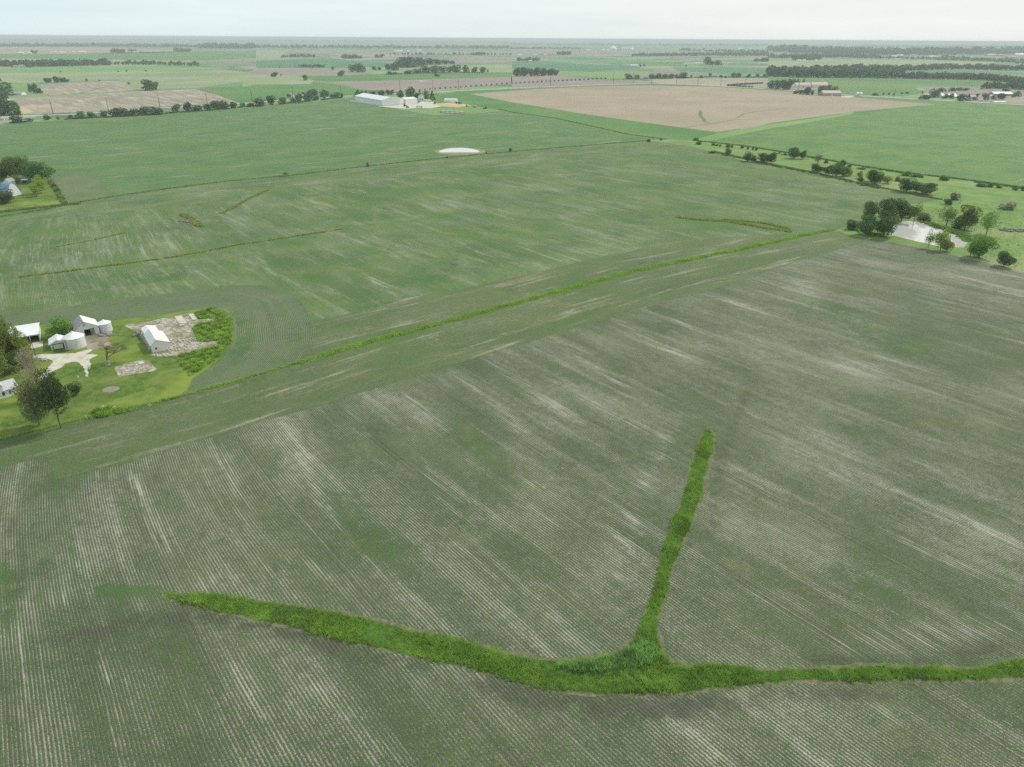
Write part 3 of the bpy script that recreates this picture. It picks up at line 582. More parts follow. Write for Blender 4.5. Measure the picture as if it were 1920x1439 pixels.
field('flower_bed', [(W('i', 310, 1085)[0]+1.9*math.cos(t*.5), W('i', 310, 1085)[1]+1.4*math.sin(t*.5)) for t in range(12)], M['ash'], .085, step=.8, jit=.15, label='dark mulch bed under the large left tree', cat='flower bed')
for s in ('j:940,255 1040,245 1115,350 1000,350', 'j:1130,220 1200,215 1265,300 1190,300', 'j:425,895 500,875 530,905 455,920', 'j:1010,365 1080,360 1085,372 1010,385'):
    f, q = s.split(':'); P4 = WS(f, q); mb = MB()
    mb.add([(x, y, .05) for x, y in P4]+[(x, y, .28) for x, y in P4], [(4, 5, 6, 7), (0, 1, 5, 4), (1, 2, 6, 5), (2, 3, 7, 6), (3, 0, 4, 7)])
    tag(mb.build('concrete_slab', M['concrete']), label={'j:94': 'long tilted slab at the back of the broken yard', 'j:11': 'pale slab nearest the weeds at the back of the broken yard', 'j:42': 'small square slab on the ruined floor on the lawn', 'j:10': 'narrow slab lying in the middle of the broken yard'}[s[:4]], cat='slab')
field('yard', WS('l', '100,232 160,240 460,295 640,285 860,270 900,240 1050,250 1130,300 1000,320 860,318 740,325 600,318 440,300 150,250'), M['gravel'], .06, label='pale gravel yard in front of the long white sheds', cat='yard')
field('dirt_patch', WS('l', '1050,270 1250,252 1400,275 1470,290 1300,310 1130,300'), M['yellowpatch'], .065, label='tan earth yard beside the white hoop building', cat='yard')
field('lawn', WS('l', '600,320 740,326 1000,320 1300,310 1480,292 1840,352 1500,380 1050,402 850,370'), M['green3'], .058, label='grass plot to the right of the white sheds', cat='lawn')
field('lawn', WS('l', '480,180 650,165 720,170 760,195 640,205 500,200'), M['green3'], .058, label='small lawn behind the white sheds', cat='lawn')
field('lawn', WS('k', '-60,860 0,850 300,760 1100,730 1180,800 1440,1230 900,1320 0,1420 -60,1430'), M['lawn'], .06, label='mown yellow green yard of the far left farm', cat='lawn')
field('crop_field', WS('k', '1150,640 1500,600 1900,480 2150,640 2500,960 1900,1180 1540,1200 1330,960'), M['thin'], .03, jit=3, label='bare brownish field corner beside the far left farm', cat='field')
# ponds
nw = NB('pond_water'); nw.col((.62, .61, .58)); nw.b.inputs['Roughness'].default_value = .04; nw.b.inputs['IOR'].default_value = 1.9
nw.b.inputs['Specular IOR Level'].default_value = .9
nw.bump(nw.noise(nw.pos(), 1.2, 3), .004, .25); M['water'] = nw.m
pond_poly = WS('p', '480,470 510,420 535,340 580,318 680,312 800,322 900,340 1040,372 1070,405 1150,430 1260,475 1325,520 1290,590 1210,590 1130,570 1000,575 900,552 760,520 600,480 530,465')
pond_big = [((x-275)*1.10+275, (y-475)*1.12+475) for x, y in pond_poly]
field('pond_bank', pond_big, M['weedfloor'], .07, jit=.5, label='muddy bank around the tree lined pond', cat='bank')
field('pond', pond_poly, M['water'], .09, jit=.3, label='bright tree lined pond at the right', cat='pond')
pc = at(860, 284); pa = math.radians(10)
def ell(c_, a, b, ang, n_=30): return [(c_[0]+a*math.cos(t)*math.cos(ang)-b*math.sin(t)*math.sin(ang), c_[1]+a*math.cos(t)*math.sin(ang)+b*math.sin(t)*math.cos(ang)) for t in [2*math.pi*i/n_ for i in range(n_)]]
field('pond_bank', [W('f', 1530+190*math.cos(t*.26), 137+27*math.sin(t*.26)) for t in range(24)], noisy('brown_wet_soil', [(.20, .22, .10), (.27, .27, .15)], .05), .05, jit=1, label='brown wet rim around the small field pond', cat='bank')
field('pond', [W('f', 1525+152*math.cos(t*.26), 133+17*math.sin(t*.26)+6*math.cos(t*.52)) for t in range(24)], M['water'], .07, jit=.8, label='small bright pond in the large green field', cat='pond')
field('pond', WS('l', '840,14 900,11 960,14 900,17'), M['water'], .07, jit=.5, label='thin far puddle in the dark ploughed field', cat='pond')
# ---------------------------------------------------------------- grass as stuff
def blades(name, pts, hts, mat, n_bl, lean, seed, label, wid=.09, spread=.45):
    r = np.random.RandomState(seed); N = len(pts)
    P_ = np.repeat(np.asarray(pts), n_bl, 0); h = np.repeat(np.asarray(hts), n_bl)*r.uniform(.55, 1.15, N*n_bl)
    a = r.uniform(0, 2*np.pi, N*n_bl); rad = spread*np.sqrt(r.uniform(0, 1, N*n_bl))
    bx = P_[:, 0]+rad*np.cos(a); by = P_[:, 1]+rad*np.sin(a)
    a2 = r.uniform(0, 2*np.pi, N*n_bl); ln_ = r.uniform(.1, lean, N*n_bl)*h
    w_ = wid*r.uniform(.7, 1.6, N*n_bl)*(.5+h*.5)
    px, py = -np.sin(a2)*w_, np.cos(a2)*w_
    z = np.full(N*n_bl, .06)
    V_ = np.stack([np.c_[bx-px, by-py, z], np.c_[bx+px, by+py, z], np.c_[bx+np.cos(a2)*ln_, by+np.sin(a2)*ln_, z+h]], 1).reshape(-1, 3)
    Fc = np.arange(3*N*n_bl).reshape(-1, 3)
    me = mesh(name, V_, Fc, mat)
    X_, Y_ = np.asarray(pts).T
    lf = np.array([.5+.55*mnoise.noise(Vector((x*.16, y*.16, seed)))+.45*mnoise.noise(Vector((x*.6, y*.6, seed+3))) for x, y in zip(X_, Y_)])
    q = np.repeat(np.clip(lf*.75+r.uniform(0, .3, N), 0, 1), n_bl)*.75+.25*r.uniform(0, 1, N*n_bl)
    q2 = np.repeat(np.clip(1.4*(lf-.45), 0, 1)*r.uniform(0, .8, N), n_bl)
    C = np.repeat(np.c_[q, q2, q, np.ones_like(q)], 3, 0).astype(np.float32)
    me.attributes.new('lc', 'FLOAT_COLOR', 'POINT').data.foreach_set('color', C.ravel())
    return tag(obj(name, me), label=label, cat='grass', kind='stuff')
def scatter(poly, dens, seed):
    r = np.random.RandomState(seed); A = np.array(poly); x0, y0 = A.min(0); x1, y1 = A.max(0)
    n_ = int((x1-x0)*(y1-y0)*dens); G = np.c_[r.uniform(x0, x1, n_), r.uniform(y0, y1, n_)]; return G[inside(G, poly)]
def scatter_line(line, wid, dens, seed):
    r = np.random.RandomState(seed); out_ = []
    for a, b in zip(line[:-1], line[1:]):
        L = math.hypot(b[0]-a[0], b[1]-a[1]); k = int(L*wid*dens)
        if k < 1: continue
        t = r.uniform(0, 1, k); o = r.normal(0, wid*.27, k)
        out_.append(np.c_[a[0]+(b[0]-a[0])*t-(b[1]-a[1])/L*o, a[1]+(b[1]-a[1])*t+(b[0]-a[0])/L*o])
    return np.concatenate(out_)
ww = ws('305,1112 345,1118 400,1115 480,1128 560,1140 640,1155 675,1158 720,1172 790,1188 850,1200 900,1215 960,1231 1010,1238 1060,1240 1120,1238 1150,1228 1178,1215 1195,1190 1210,1150 1226,1110 1238,1060 1250,1010 1263,975 1275,955 1285,920 1297,880 1305,850 1315,825 1327,806 1335,812 1336,840 1326,870 1318,900 1312,930 1300,965 1290,990 1276,1020 1265,1050 1255,1080 1245,1120 1236,1150 1229,1180 1234,1205 1244,1230 1262,1250 1300,1252 1370,1250 1440,1258 1500,1257 1600,1256 1640,1250 1700,1254 1760,1256 1820,1256 1860,1250 1895,1240 1930,1235 2010,1225 2010,1265 1925,1270 1880,1272 1800,1275 1720,1272 1640,1276 1560,1275 1500,1275 1440,1278 1380,1285 1300,1295 1200,1301 1120,1299 1040,1294 960,1277 900,1258 860,1245 780,1232 720,1215 650,1203 600,1190 540,1172 480,1160 440,1152 400,1143 350,1133 320,1122')
ww = densify(ww, 1.5, .35)
edge = [((x), (y)) for x, y in ww]
ctr = np.array(ww)
# brownish bare margin then grass floor
nwm = noisy('grass_floor', [(.05, .12, .018), (.09, .19, .028)], .8, 4)
mg = ws('300,1108 480,1122 675,1152 900,1208 1050,1235 1150,1222 1190,1190 1225,1105 1247,1010 1272,955 1300,850 1327,800 1341,812 1341,845 1318,935 1296,990 1261,1080 1235,1180 1250,1232 1300,1247 1440,1253 1640,1245 1820,1251 1930,1230 2010,1222 2010,1272 1800,1281 1500,1282 1380,1292 1200,1308 1040,1300 860,1252 720,1222 540,1179 400,1150 320,1128')
field('soil_margin', mg, noisy('brown_margin', [(.11, .125, .06), (.17, .17, .10)], .5, 5, .75, speck=((.24, .21, .15), .7), lo=.42, hi=.58), .03, step=2, jit=.5, label='bare brown margin along the near waterways', cat='margin')
field('waterway', ww, nwm, .05, step=50, jit=0, label='grassy forked waterway across the near corn field', cat='waterway')
G = scatter(ww, 11, 3)
G = np.concatenate([G, scatter(mg, .5, 4)])
hn = .75+.55*np.sin(G[:, 0]*.21+1.3*np.sin(G[:, 1]*.17))*np.sin(G[:, 1]*.33+G[:, 0]*.08)
# two wheel tracks cross the grass along the crop rows
a51 = math.radians(-51); tt = -G[:, 0]*math.sin(a51)+G[:, 1]*math.cos(a51)
keep = np.ones(len(G), bool)
for u_, v_ in ((672, 1157), (692, 1163), (722, 1173), (1140, 1234), (1158, 1226)):
    x_, y_ = at(u_, v_); t0 = -x_*math.sin(a51)+y_*math.cos(a51); keep &= ~((np.abs(tt-t0) < .62) & (G[:, 0] < at(u_, v_)[0]+30) & (G[:, 0] > at(u_, v_)[0]-8) & (np.random.RandomState(1).uniform(0, 1, len(G)) < .85))
G = G[keep]; hn = hn[keep]
blades('waterway_grass', G, np.clip(hn*.9, .3, 1.35), M['grass_hi'], 8, 1.0, 11, 'tall bright green grass filling the near waterways', wid=.065)
dl = ditch
Gr = scatter(ws('1035,1248 1100,1243 1165,1228 1195,1208 1215,1205 1235,1232 1215,1248 1150,1262 1080,1262'), 6, 9)
blades('reed_patch', Gr, np.full(len(Gr), 1.3), leaf('reed_leaves', (.20, .33, .10), .7, .3), 8, .9, 17, 'taller paler reeds where the waterways join', wid=.08)
D1 = scatter_line(dl[3:7], 1.9, 4, 5); D2 = scatter_line(dl[6:], 4.0, 4.5, 6); D0 = scatter_line(dl[:4], 1.1, 3, 7)
Dp = np.concatenate([D0, D1, D2])
strip('ditch', dl[6:], 3.4, nwm, .06, 'grassy ditch running from the farm to the pond', 'ditch')
strip('ditch', dl[:7], 1.5, nwm, .062, 'narrow weedy ditch edge beside the near lawn', 'ditch')
Dh = .75+.4*np.sin(Dp[:, 0]*.25)*np.sin(Dp[:, 1]*.31+1)
blades('ditch_grass', Dp, Dh, M['grass_ditch'], 8, 1.0, 12, 'bright green grass along the long straight ditch', wid=.09, spread=.5)
FLs = [(fence[1:], 2.4, .8), (WS('e', '1650,605 1750,560 1850,500 2000,430'), 3.2, .8), (WS('e', '1370,610 1420,640 1480,690 1510,700'), 4, 1.5),
       (WS('e', '140,1080 350,1055 560,1030 850,990'), 1.0, 1.0), (WS('e', '860,990 1200,945 1500,895 1800,835 2050,800 2600,715'), 1.8, .8), (WS('e', '420,855 620,820 800,780 950,745'), .9, .8),
       (WS('g', '1230,832 1400,850 1600,860 1760,885 1920,915 2090,940'), 4.5, 1.0), (WS('g', '1570,850 1750,862 1920,880 2080,920'), 3.5, 1),
       (ws('935,205 960,211 1040,222 1100,235 1180,253 1250,262'), 3, 1), (ws('1300,264 1400,275 1500,291 1600,310 1700,325 1820,339 1920,353'), 3.5, 1.3),
       (ws('1340,285 1430,306 1520,323 1600,341 1700,363 1780,378'), 3, 1.2), (WS('k', '1100,730 1180,800 1290,950 1400,1150 1480,1240'), 3, 1.3), (WS('k', '0,1420 600,1350 1500,1250 1800,1230'), 6, .9)
       ]
Pp = []; Hh = []
for k, (ln, wd, ht) in enumerate(FLs):
    q = scatter_line(ln, wd, .9 if k in (0, 8, 9, 10) else 2.2, 40+k); Pp.append(q); Hh.append(np.full(len(q), ht))
MS = [k for k in range(len(Pp)) if 1 <= k <= 7]
blades('field_waterway_grass', np.concatenate([Pp[k] for k in MS]), np.concatenate([Hh[k] for k in MS])*.85, leaf('pale_strip_grass', (.36, .48, .11), .35, .35), 8, .9, 16, 'light green grass in the narrow waterways of the middle field', wid=.26, spread=.8)
Pp = np.concatenate([p for k, p in enumerate(Pp) if k not in MS]); Hh = np.concatenate([p for k, p in enumerate(Hh) if k not in MS])
blades('fence_line_grass', Pp, Hh, M['grass_dull'], 8, .9, 13, 'duller rough grass along fence lines and field strips', wid=.22, spread=.9)
wd1 = WS('j', '1190,430 1250,360 1490,330 1500,290 1600,230 1690,270 1720,520 1700,640 1560,640 1540,590 1290,600')
wd2 = WS('j', '980,830 1000,800 1300,710 1560,650 1660,650 1500,860 1300,980 1160,1080 1060,940')
wd3 = WS('j', '1210,200 1380,170 1480,280 1280,290'); wd4 = WS('j', '1380,165 1480,130 1620,200 1580,240 1480,200')
for i_, q in enumerate((wd1, wd2, wd3)):
    field('weed_bed', q, M['weedfloor'], .095, step=1, jit=.4, label=['yellow green weeds beside the broken yard', 'dark green weeds in front of the broken yard', 'small weed patch at the back of the broken yard'][i_], cat='weeds')
hummock = ws('160,786 185,768 200,762 225,768 260,768 330,744 300,756 250,770 200,782')
Wd = np.concatenate([scatter(wd1, 3.5, 21), scatter(wd2, 4, 22), scatter(wd3, 3, 23), scatter(wd4, 6, 24)]+[scatter(hummock, 5, 25)])
blades('rank_weeds', Wd, .9+.7*np.sin(Wd[:, 0]*.9)*np.sin(Wd[:, 1]*1.1), M['weeds'], 9, 1.0, 14, 'rank yellow green weeds around the broken concrete yard', wid=.16, spread=.6)
ps = scatter(WS('p', '1050,40 1400,120 1900,200 2400,300 2400,900 1900,840 1500,700 1300,620 1330,520 1250,460 1000,340 700,290 1000,160'), .12, 26)
blades('pasture_tussocks', ps, np.full(len(ps), .45), M['grass_dull'], 6, 1, 15, 'scattered grass tussocks in the pasture', wid=.16, spread=.6)
# ---------------------------------------------------------------- trees
def crown(seed, n_leaf, size, lobes=11, zc=.54, rx=.33, rz=.40, lobe_r=(.13, .22), conifer=False, sparse=False, low=.16):
    """leaf faces on a set of lobes, tree height 1, crown width about 1 (scaled later)"""
    r = np.random.RandomState(seed); C_ = []
    if conifer:
        zz = r.uniform(0, 1, n_leaf)**1.4; rad = .48*(1-zz)**.8*(.75+.3*r.uniform(0, 1, n_leaf)); a = r.uniform(0, 2*np.pi, n_leaf)
        rad *= 1+.18*np.sin(a*5+zz*20)
        C = np.c_[rad*np.cos(a), rad*np.sin(a), .06+.93*zz]
        grp = (np.sin(a*5+zz*20)*.5+.5)
    else:
        cs = []
        for i in range(lobes):
            d = r.normal(size=3); d /= np.linalg.norm(d); q = r.uniform(.35, 1)
            cs.append((d[0]*rx*q, d[1]*rx*q, zc+d[2]*rz*q*1.0, r.uniform(*lobe_r)))
        cs = np.array(cs); k = r.randint(0, lobes, n_leaf); d = r.normal(size=(n_leaf, 3)); d /= np.linalg.norm(d, axis=1)[:, None]
        rr = cs[k, 3]*r.uniform(.55 if sparse else .8, 1.12, n_leaf); C = cs[k, :3]+d*rr[:, None]*np.array([1.15, 1.15, .9])
        C[:, 2] = np.clip(C[:, 2], .12, 1.0); grp = r.uniform(0, 1, lobes)[k]
    if not conifer:
        rad = np.hypot(C[:, 0]-C[:, 0].mean(), C[:, 1]-C[:, 1].mean()); C[:, 0] -= C[:, 0].mean(); C[:, 1] -= C[:, 1].mean()
        C[:, :2] *= .5/np.percentile(rad, 96); lo, hi = np.percentile(C[:, 2], 2), np.percentile(C[:, 2], 99.5)
        C[:, 2] = low+(C[:, 2]-lo)/(hi-lo)*(1-low)
    n1 = r.normal(size=(n_leaf, 3)); n1 /= np.linalg.norm(n1, axis=1)[:, None]; n2 = np.cross(n1, r.normal(size=(n_leaf, 3))); n2 /= np.linalg.norm(n2, axis=1)[:, None]
    s_ = size*r.uniform(.6, 1.4, n_leaf)[:, None]
    V_ = np.stack([C-n1*s_, C+n2*s_*.8, C+n1*s_, C-n2*s_*.8], 1).reshape(-1, 3)
    A = np.clip(grp*.45+r.uniform(0, .55, n_leaf), 0, 1); B = r.uniform(0, 1, n_leaf)**3
    return V_, np.arange(4*n_leaf).reshape(-1, 4), np.repeat(np.c_[A, B, A, np.ones(n_leaf)], 4, 0).astype(np.float32)
def crown_mesh(name, mat, *a, **k):
    V_, F_, C_ = crown(*a, **k); me = mesh(name, V_, F_, mat)
    me.attributes.new('lc', 'FLOAT_COLOR', 'POINT').data.foreach_set('color', C_.ravel()); return me
def trunk_mb(seed, h=.55, r0=.028, limbs=6, up=.75):
    r = random.Random(seed); mb = MB()
    p = Vector((0, 0, -.02)); k = 4
    for i in range(k):
        q = Vector((r.uniform(-.015, .015), r.uniform(-.015, .015), h*(i+1)/k)); mb.tube(p, q, r0*(1-.17*i), r0*(1-.17*(i+1)), 7); p = q
    for i in range(limbs):
        z = r.uniform(.25, .9)*h; a = i*2.4+r.uniform(-.4, .4); L = r.uniform(.18, .34)
        m = Vector((math.cos(a)*L*.5, math.sin(a)*L*.5, z+L*.4)); e_ = Vector((math.cos(a)*L, math.sin(a)*L, z+L*up))
        mb.tube((0, 0, z), m, r0*.5, r0*.34, 5); mb.tube(m, e_, r0*.34, r0*.12, 5)
    return mb
def dead_mb(seed, spread=.5, lv=5, r0=.03, up=.6, h0=.28):
    r = random.Random(seed); mb = MB()
    def go(p, d, L, rad, k):
        q = p+d*L; mb.tube(p, q, rad, rad*.65, 6 if k > 3 else 4, cap=False)
        if k == 0: return
        for _ in range(3 if k > 1 else 4):
            nd = (d+Vector((r.gauss(0, spread), r.gauss(0, spread), r.gauss(up*.3, spread*.5)))).normalized(); go(q, nd, L*r.uniform(.6, .85), rad*.62, k-1)
    go(Vector((0, 0, -.01)), Vector((.02, .02, 1)).normalized(), h0, r0, lv); 
    z = max(v[2] for v in mb.v); mb.v = [(v[0]/z, v[1]/z, v[2]/z) for v in mb.v]; return mb
PR = {}
def proto(kind, crowns, trunks, barkmat): PR[kind] = (crowns, trunks, barkmat)
tm = [mesh('trunk', *((lambda q: (q.v, q.f))(trunk_mb(s))), M['bark']) for s in (1, 2, 3)]
proto('dark', [crown_mesh('crown', M['leaf_dark'], s, 5600, .024, 18) for s in (1, 2, 3)], tm, None)
proto('mid', [crown_mesh('crown', M['leaf_mid'], s, 5600, .024, 18) for s in (4, 5)], tm, None)
proto('light', [crown_mesh('crown', M['leaf_light'], s, 3800, .024, 17) for s in (6, 7)], tm, None)
proto('sparse', [crown_mesh('crown', M['leaf_mid'], s, 1500, .024, 12, sparse=True, zc=.66, rz=.3, low=.28) for s in (8, 9)], tm, None)
proto('grey', [crown_mesh('crown', M['leaf_grey'], s, 1000, .02, 12, sparse=True) for s in (10,)], tm, None)
proto('conifer', [crown_mesh('crown', M['leaf_conifer'], s, 3000, .03, conifer=True) for s in (11, 12)], tm, None)
M['leaf_sage'] = leaf('sage_leaves', (.22, .29, .12), .5, .25)
PR['sage'] = ([crown_mesh('crown', M['leaf_sage'], 41, 7000, .018, 20, zc=.5, rx=.26, rz=.46, lobe_r=(.10, .17), low=.14, sparse=True)], tm, None)
PR['highdark'] = ([crown_mesh('crown', M['leaf_dark'], 42, 8000, .018, 22, zc=.6, rx=.3, rz=.36, lobe_r=(.11, .18), low=.36)], tm, None)
PR['oak'] = ([crown_mesh('crown', M['leaf_oak'], s, 16000, .014, 22, zc=.56, rz=.42, lobe_r=(.10, .18), low=.10) for s in (31, 32)], tm, None)
bush_c = {k: [crown_mesh('foliage', M[m], s, 1500, .045, 8, zc=.42, rz=.36, lobe_r=(.2, .3), low=0.03) for s in (14, 15)] for k, m in (('bush', 'leaf_dark'), ('lbush', 'leaf_light'), ('gbush', 'leaf_grey'))}
stem = mesh('stem', *((lambda q: (q.v, q.f))(trunk_mb(9, .4, .03, 5))), M['bark'])
# far trees: one light mesh of leaves and trunk
def far_mesh(seed, n_leaf, size, mat, con=False):
    V_, F_, C_ = crown(seed, n_leaf, size, 8, zc=.52, rx=.34, rz=.38, lobe_r=(.2, .3), conifer=con, low=.06)
    mb = MB(); mb.tube((0, 0, 0), (0, 0, .4), .03, .02, 4, cap=False); tv = np.array(mb.v); nV = len(V_)
    V2 = np.concatenate([V_, tv]); F2 = np.concatenate([F_, np.array(mb.f)+nV])
    me = mesh('far_tree', V2, F2, [mat, M['bark']], midx=[0]*len(F_)+[1]*len(mb.f))
    C2 = np.concatenate([C_, np.ones((len(tv), 4), np.float32)])
    me.attributes.new('lc', 'FLOAT_COLOR', 'POINT').data.foreach_set('color', C2.ravel()); return me
far_m = [far_mesh(s, 420, .085, M['leaf_far']) for s in (20, 21, 22)]; far_l = [far_mesh(s, 420, .085, M['leaf_light']) for s in (23,)]
far_c = [far_mesh(s, 380, .06, M['leaf_conifer'], True) for s in (24,)]
tr = random.Random(77); N_TREE = [0]
KN = {'dark': 'broadleaf_tree', 'mid': 'broadleaf_tree', 'light': 'broadleaf_tree', 'oak': 'broadleaf_tree', 'sage': 'broadleaf_tree', 'highdark': 'broadleaf_tree', 'sparse': 'thin_tree', 'grey': 'bare_tree', 'conifer': 'conifer_tree', 'bush': 'bush', 'lbush': 'bush', 'gbush': 'bush'}
KD = {'dark': 'dark green tree', 'mid': 'mid green tree', 'light': 'light green tree', 'oak': 'large leafy tree', 'sparse': 'thin crowned tree', 'grey': 'grey bare tree', 'conifer': 'dark conifer', 'bush': 'dark green bush', 'lbush': 'pale green bush', 'gbush': 'grey brown bush'}
def tree(u, v, hpx, wpx, kind, label, group, far=None):
    x, y = at(u, v); D = depth(x, y); m_px = D/F; el = math.atan2(H, math.hypot(x, y))
    h = max(1.0, hpx*m_px/math.cos(el)*.97); wd = max(1.0, wpx*m_px)
    if far is None: far = D > 1050
    N_TREE[0] += 1
    nm = KN[kind]; cat = 'bush' if 'bush' in kind else 'tree'
    if far:
        me = (far_c if kind == 'conifer' else far_l if kind in ('light', 'lbush') else far_m); me = me[tr.randrange(len(me))]
        o = obj(nm, me)
        tag(o, label, cat, group)
    else:
        o = empty(nm, (0, 0, 0), 0, label, cat, group)
        if 'bush' in kind: obj('foliage', bush_c[kind][tr.randrange(2)], o); obj('stem', stem, o)
        else:
            cs, ts, _ = PR[kind]; obj('crown', cs[tr.randrange(len(cs))], o); obj('trunk', ts[tr.randrange(3)], o)
    o.location = (x, y, .05); o.rotation_euler = (0, 0, tr.uniform(0, 6.28)); s = wd*1.06; o.scale = (s, s, h)
    return o
ORD = ['first', 'second', 'third', 'fourth', 'fifth', 'sixth', 'seventh', 'eighth', 'ninth', 'tenth', 'eleventh', 'twelfth', 'thirteenth', 'fourteenth', 'fifteenth', 'sixteenth', 'seventeenth', 'eighteenth', 'nineteenth', 'twentieth']
def nth(i): return ORD[i] if i < 20 else ('twenty ' + ORD[i-20] if i < 39 else 'thirty ' + ORD[i-39])
def cluster(f, data, phrase, group, kind='dark'):
    """data: 'x,base,top,w[,kind] ...' in frame f"""
    L = []
    for q in data.split():
        a = q.split(','); k = a[4] if len(a) > 4 else kind
        s = ZF[f][2]; u, v = Z(f, float(a[0]), float(a[1])); L.append((u, v, (float(a[1])-float(a[2]))/s, float(a[3])/s, k))
    L.sort()
    for i, (u, v, h, w_, k) in enumerate(L):
        lab = f"{KD[k]}, {nth(i)} from the left {phrase}" if len(L) > 1 else f"{KD[k]} {phrase}"
        tree(u, v, h, w_, k, lab, group)
cluster('p', '240,455,255,200 430,468,228,230 90,400,300,110,bush 270,330,105,160,mid 450,320,72,190 620,310,85,220 750,330,115,150,sparse 860,300,225,150,gbush 1095,358,140,200,sparse 1290,400,152,225,mid 1210,385,305,95,bush 1515,455,212,175,sparse 905,595,400,105,sparse 1030,620,400,150,light 1100,630,508,120,light 1440,695,462,260,mid 1350,680,560,130,sparse 1705,790,640,160', 'of the trees ringing the pond', 'trees around the pond')
cluster('p', '1115,135,78,78,bush 1180,85,12,95,gbush 1745,185,118,150,gbush', 'of the lone shrubs behind the pond', 'shrubs in the pasture')
cluster('h', '-300,365,315,52 -155,412,345,70 -110,416,370,42 -30,422,355,105 20,426,345,78 190,390,310,92 258,395,330,50 370,430,362,72,sparse 435,425,395,35,bush 562,450,405,48 85,355,343,18,bush 128,366,350,22,bush 612,452,436,30,bush 705,470,455,60,bush 1035,520,485,60,bush 1100,528,505,55,bush 1145,532,515,40,bush 1320,553,520,65,bush 1600,600,575,75,bush 1668,605,580,45,bush 1730,612,592,38,bush 1855,628,605,40,bush 1912,632,600,30,bush', 'along the upper pasture fence', 'trees along the upper pasture fence')
cluster('h', '365,498,435,85 450,515,440,75 510,525,425,100 562,525,450,70 602,520,460,65,light 685,540,485,45,light 692,566,530,48 765,560,465,70,light 797,582,483,125 895,577,520,68,light 970,560,525,40,gbush 1035,640,538,125 1110,642,570,80,mid 1182,660,573,140', 'along the lower pasture hedge', 'trees along the lower pasture hedge')
cluster('g', '1380,255,235,40,bush 1400,285,262,45,bush 1510,292,275,28,bush 1535,296,282,26,bush 1560,300,284,18,bush 1620,306,284,40,bush 1650,308,290,20,bush 1725,314,290,28,bush 1768,322,306,18,bush 1806,326,304,18,bush 1832,330,308,20,bush 1500,350,332,50,bush 1118,255,244,18,bush 1025,265,245,30,gbush', 'near the corner where the field lines meet', 'small bushes at the field corner')
cluster('k', '50,700,420,320 300,690,200,400,mid 520,650,165,330,mid 690,700,300,260 930,735,290,520 340,765,590,270,light 930,1000,590,300,light 830,1070,765,200,light 100,1210,930,520', 'at the far left farm', 'trees at the far left farm')
cluster('k', '1170,770,680,90,lbush 1225,860,790,90,bush 1300,960,880,90,bush 1400,1110,1010,100,lbush 1480,1220,1140,100,lbush', 'down the right edge of the far left farm', 'bushes edging the far left farm')
cluster('f', '225,328,283,42,sparse 838,250,220,24,gbush 1433,188,172,16,bush 1908,133,112,26,bush 1728,152,140,10,bush', 'on the long fence line', 'shrubs on the long fence line')
cluster('a', '130,722,668,95 222,712,688,42,bush 355,702,664,52 437,698,678,20,bush 528,692,664,38 608,692,640,62 690,686,643,55 780,681,634,52 870,676,618,95 935,673,614,90 1000,669,624,75 1080,665,607,75 1140,663,606,85 1200,661,614,65 1325,644,588,58 1412,638,571,64 1480,634,594,80 1560,627,584,62 1620,623,558,85 1680,619,560,85 1752,613,568,52 1822,604,574,36 1880,601,574,52 1950,598,540,90 2035,586,524,62 2120,581,534,62 2200,572,540,50 2245,567,508,62 2310,562,508,72 2370,553,524,52 2495,536,508,45 2530,536,496,42 2565,531,503,26', 'in the hedge along the left road', 'trees in the hedge along the left road')
cluster('b', '355,518,492,22 402,522,480,42 440,526,470,52 510,541,478,62 530,527,485,42', 'behind the red farmstead', 'trees behind the red farmstead')
cluster('b', '765,526,478,58,conifer 795,512,484,28 825,512,478,28,conifer 850,507,490,16,conifer 880,522,488,52 940,527,482,42 960,507,490,18,conifer 990,510,477,32 1020,510,477,32 1085,542,484,52 1160,542,458,80 1203,542,500,52 1228,516,474,22,conifer 1278,542,484,58,light 1322,553,486,46,conifer', 'around the long white sheds', 'trees around the long white sheds')
cluster('a', '0,415,384,24 350,420,388,34 376,420,390,30 425,420,377,48 470,416,384,54 505,416,398,36 650,411,392,20 745,410,400,14 455,345,334,14 950,338,328,16 1095,337,328,16 885,341,334,14 968,434,420,22', 'in the meadow hedge at the left', 'trees in the left meadow hedge')
cluster('a', '1120,478,404,98 1168,475,420,44', 'of the pair standing alone in the pale meadow', 'lone meadow trees')
cluster('a', '30,520,428,125 230,492,434,30,mid 265,497,431,48 296,502,464,48 20,560,500,90 90,612,560,70 40,665,528,130 112,665,568,95 10,672,585,80 140,666,625,50', 'in the grove at the left edge', 'grove at the left edge')
cluster('b', '370,405,364,40 140,378,347,48 642,372,334,48 577,326,302,20 188,370,360,12 1355,375,354,42', 'of the lone trees in the far fields', 'lone far field trees')
cluster('b', '725,340,290,55 765,343,282,60 795,342,288,50', 'in the round copse', 'round copse')
cluster('b', '990,326,285,52 1045,330,272,80 1095,308,240,90 1130,308,234,80 1170,306,236,90 1210,302,238,80 1245,300,240,60 1300,286,240,85 1360,284,248,75 1420,281,252,62 1470,281,258,50', 'in the far upper grove', 'far upper grove')
cluster('b', '1140,356,330,62 1205,353,320,72 1270,350,298,82 1340,349,299,72 1400,346,302,62 1455,344,302,55 1502,344,292,65 1572,346,294,46 1640,346,307,42 1700,346,307,46 1737,342,324,16 1000,361,337,42 1042,361,342,42 885,327,300,32,mid 926,327,303,32,mid', 'in the far lower grove', 'far lower grove')
cluster('c', '40,373,314,65 90,371,311,72 145,371,320,62 190,370,312,66 240,369,317,62 290,367,319,62 330,366,330,42', 'in the dark wood behind the ploughed field', 'dark wood behind the ploughed field')
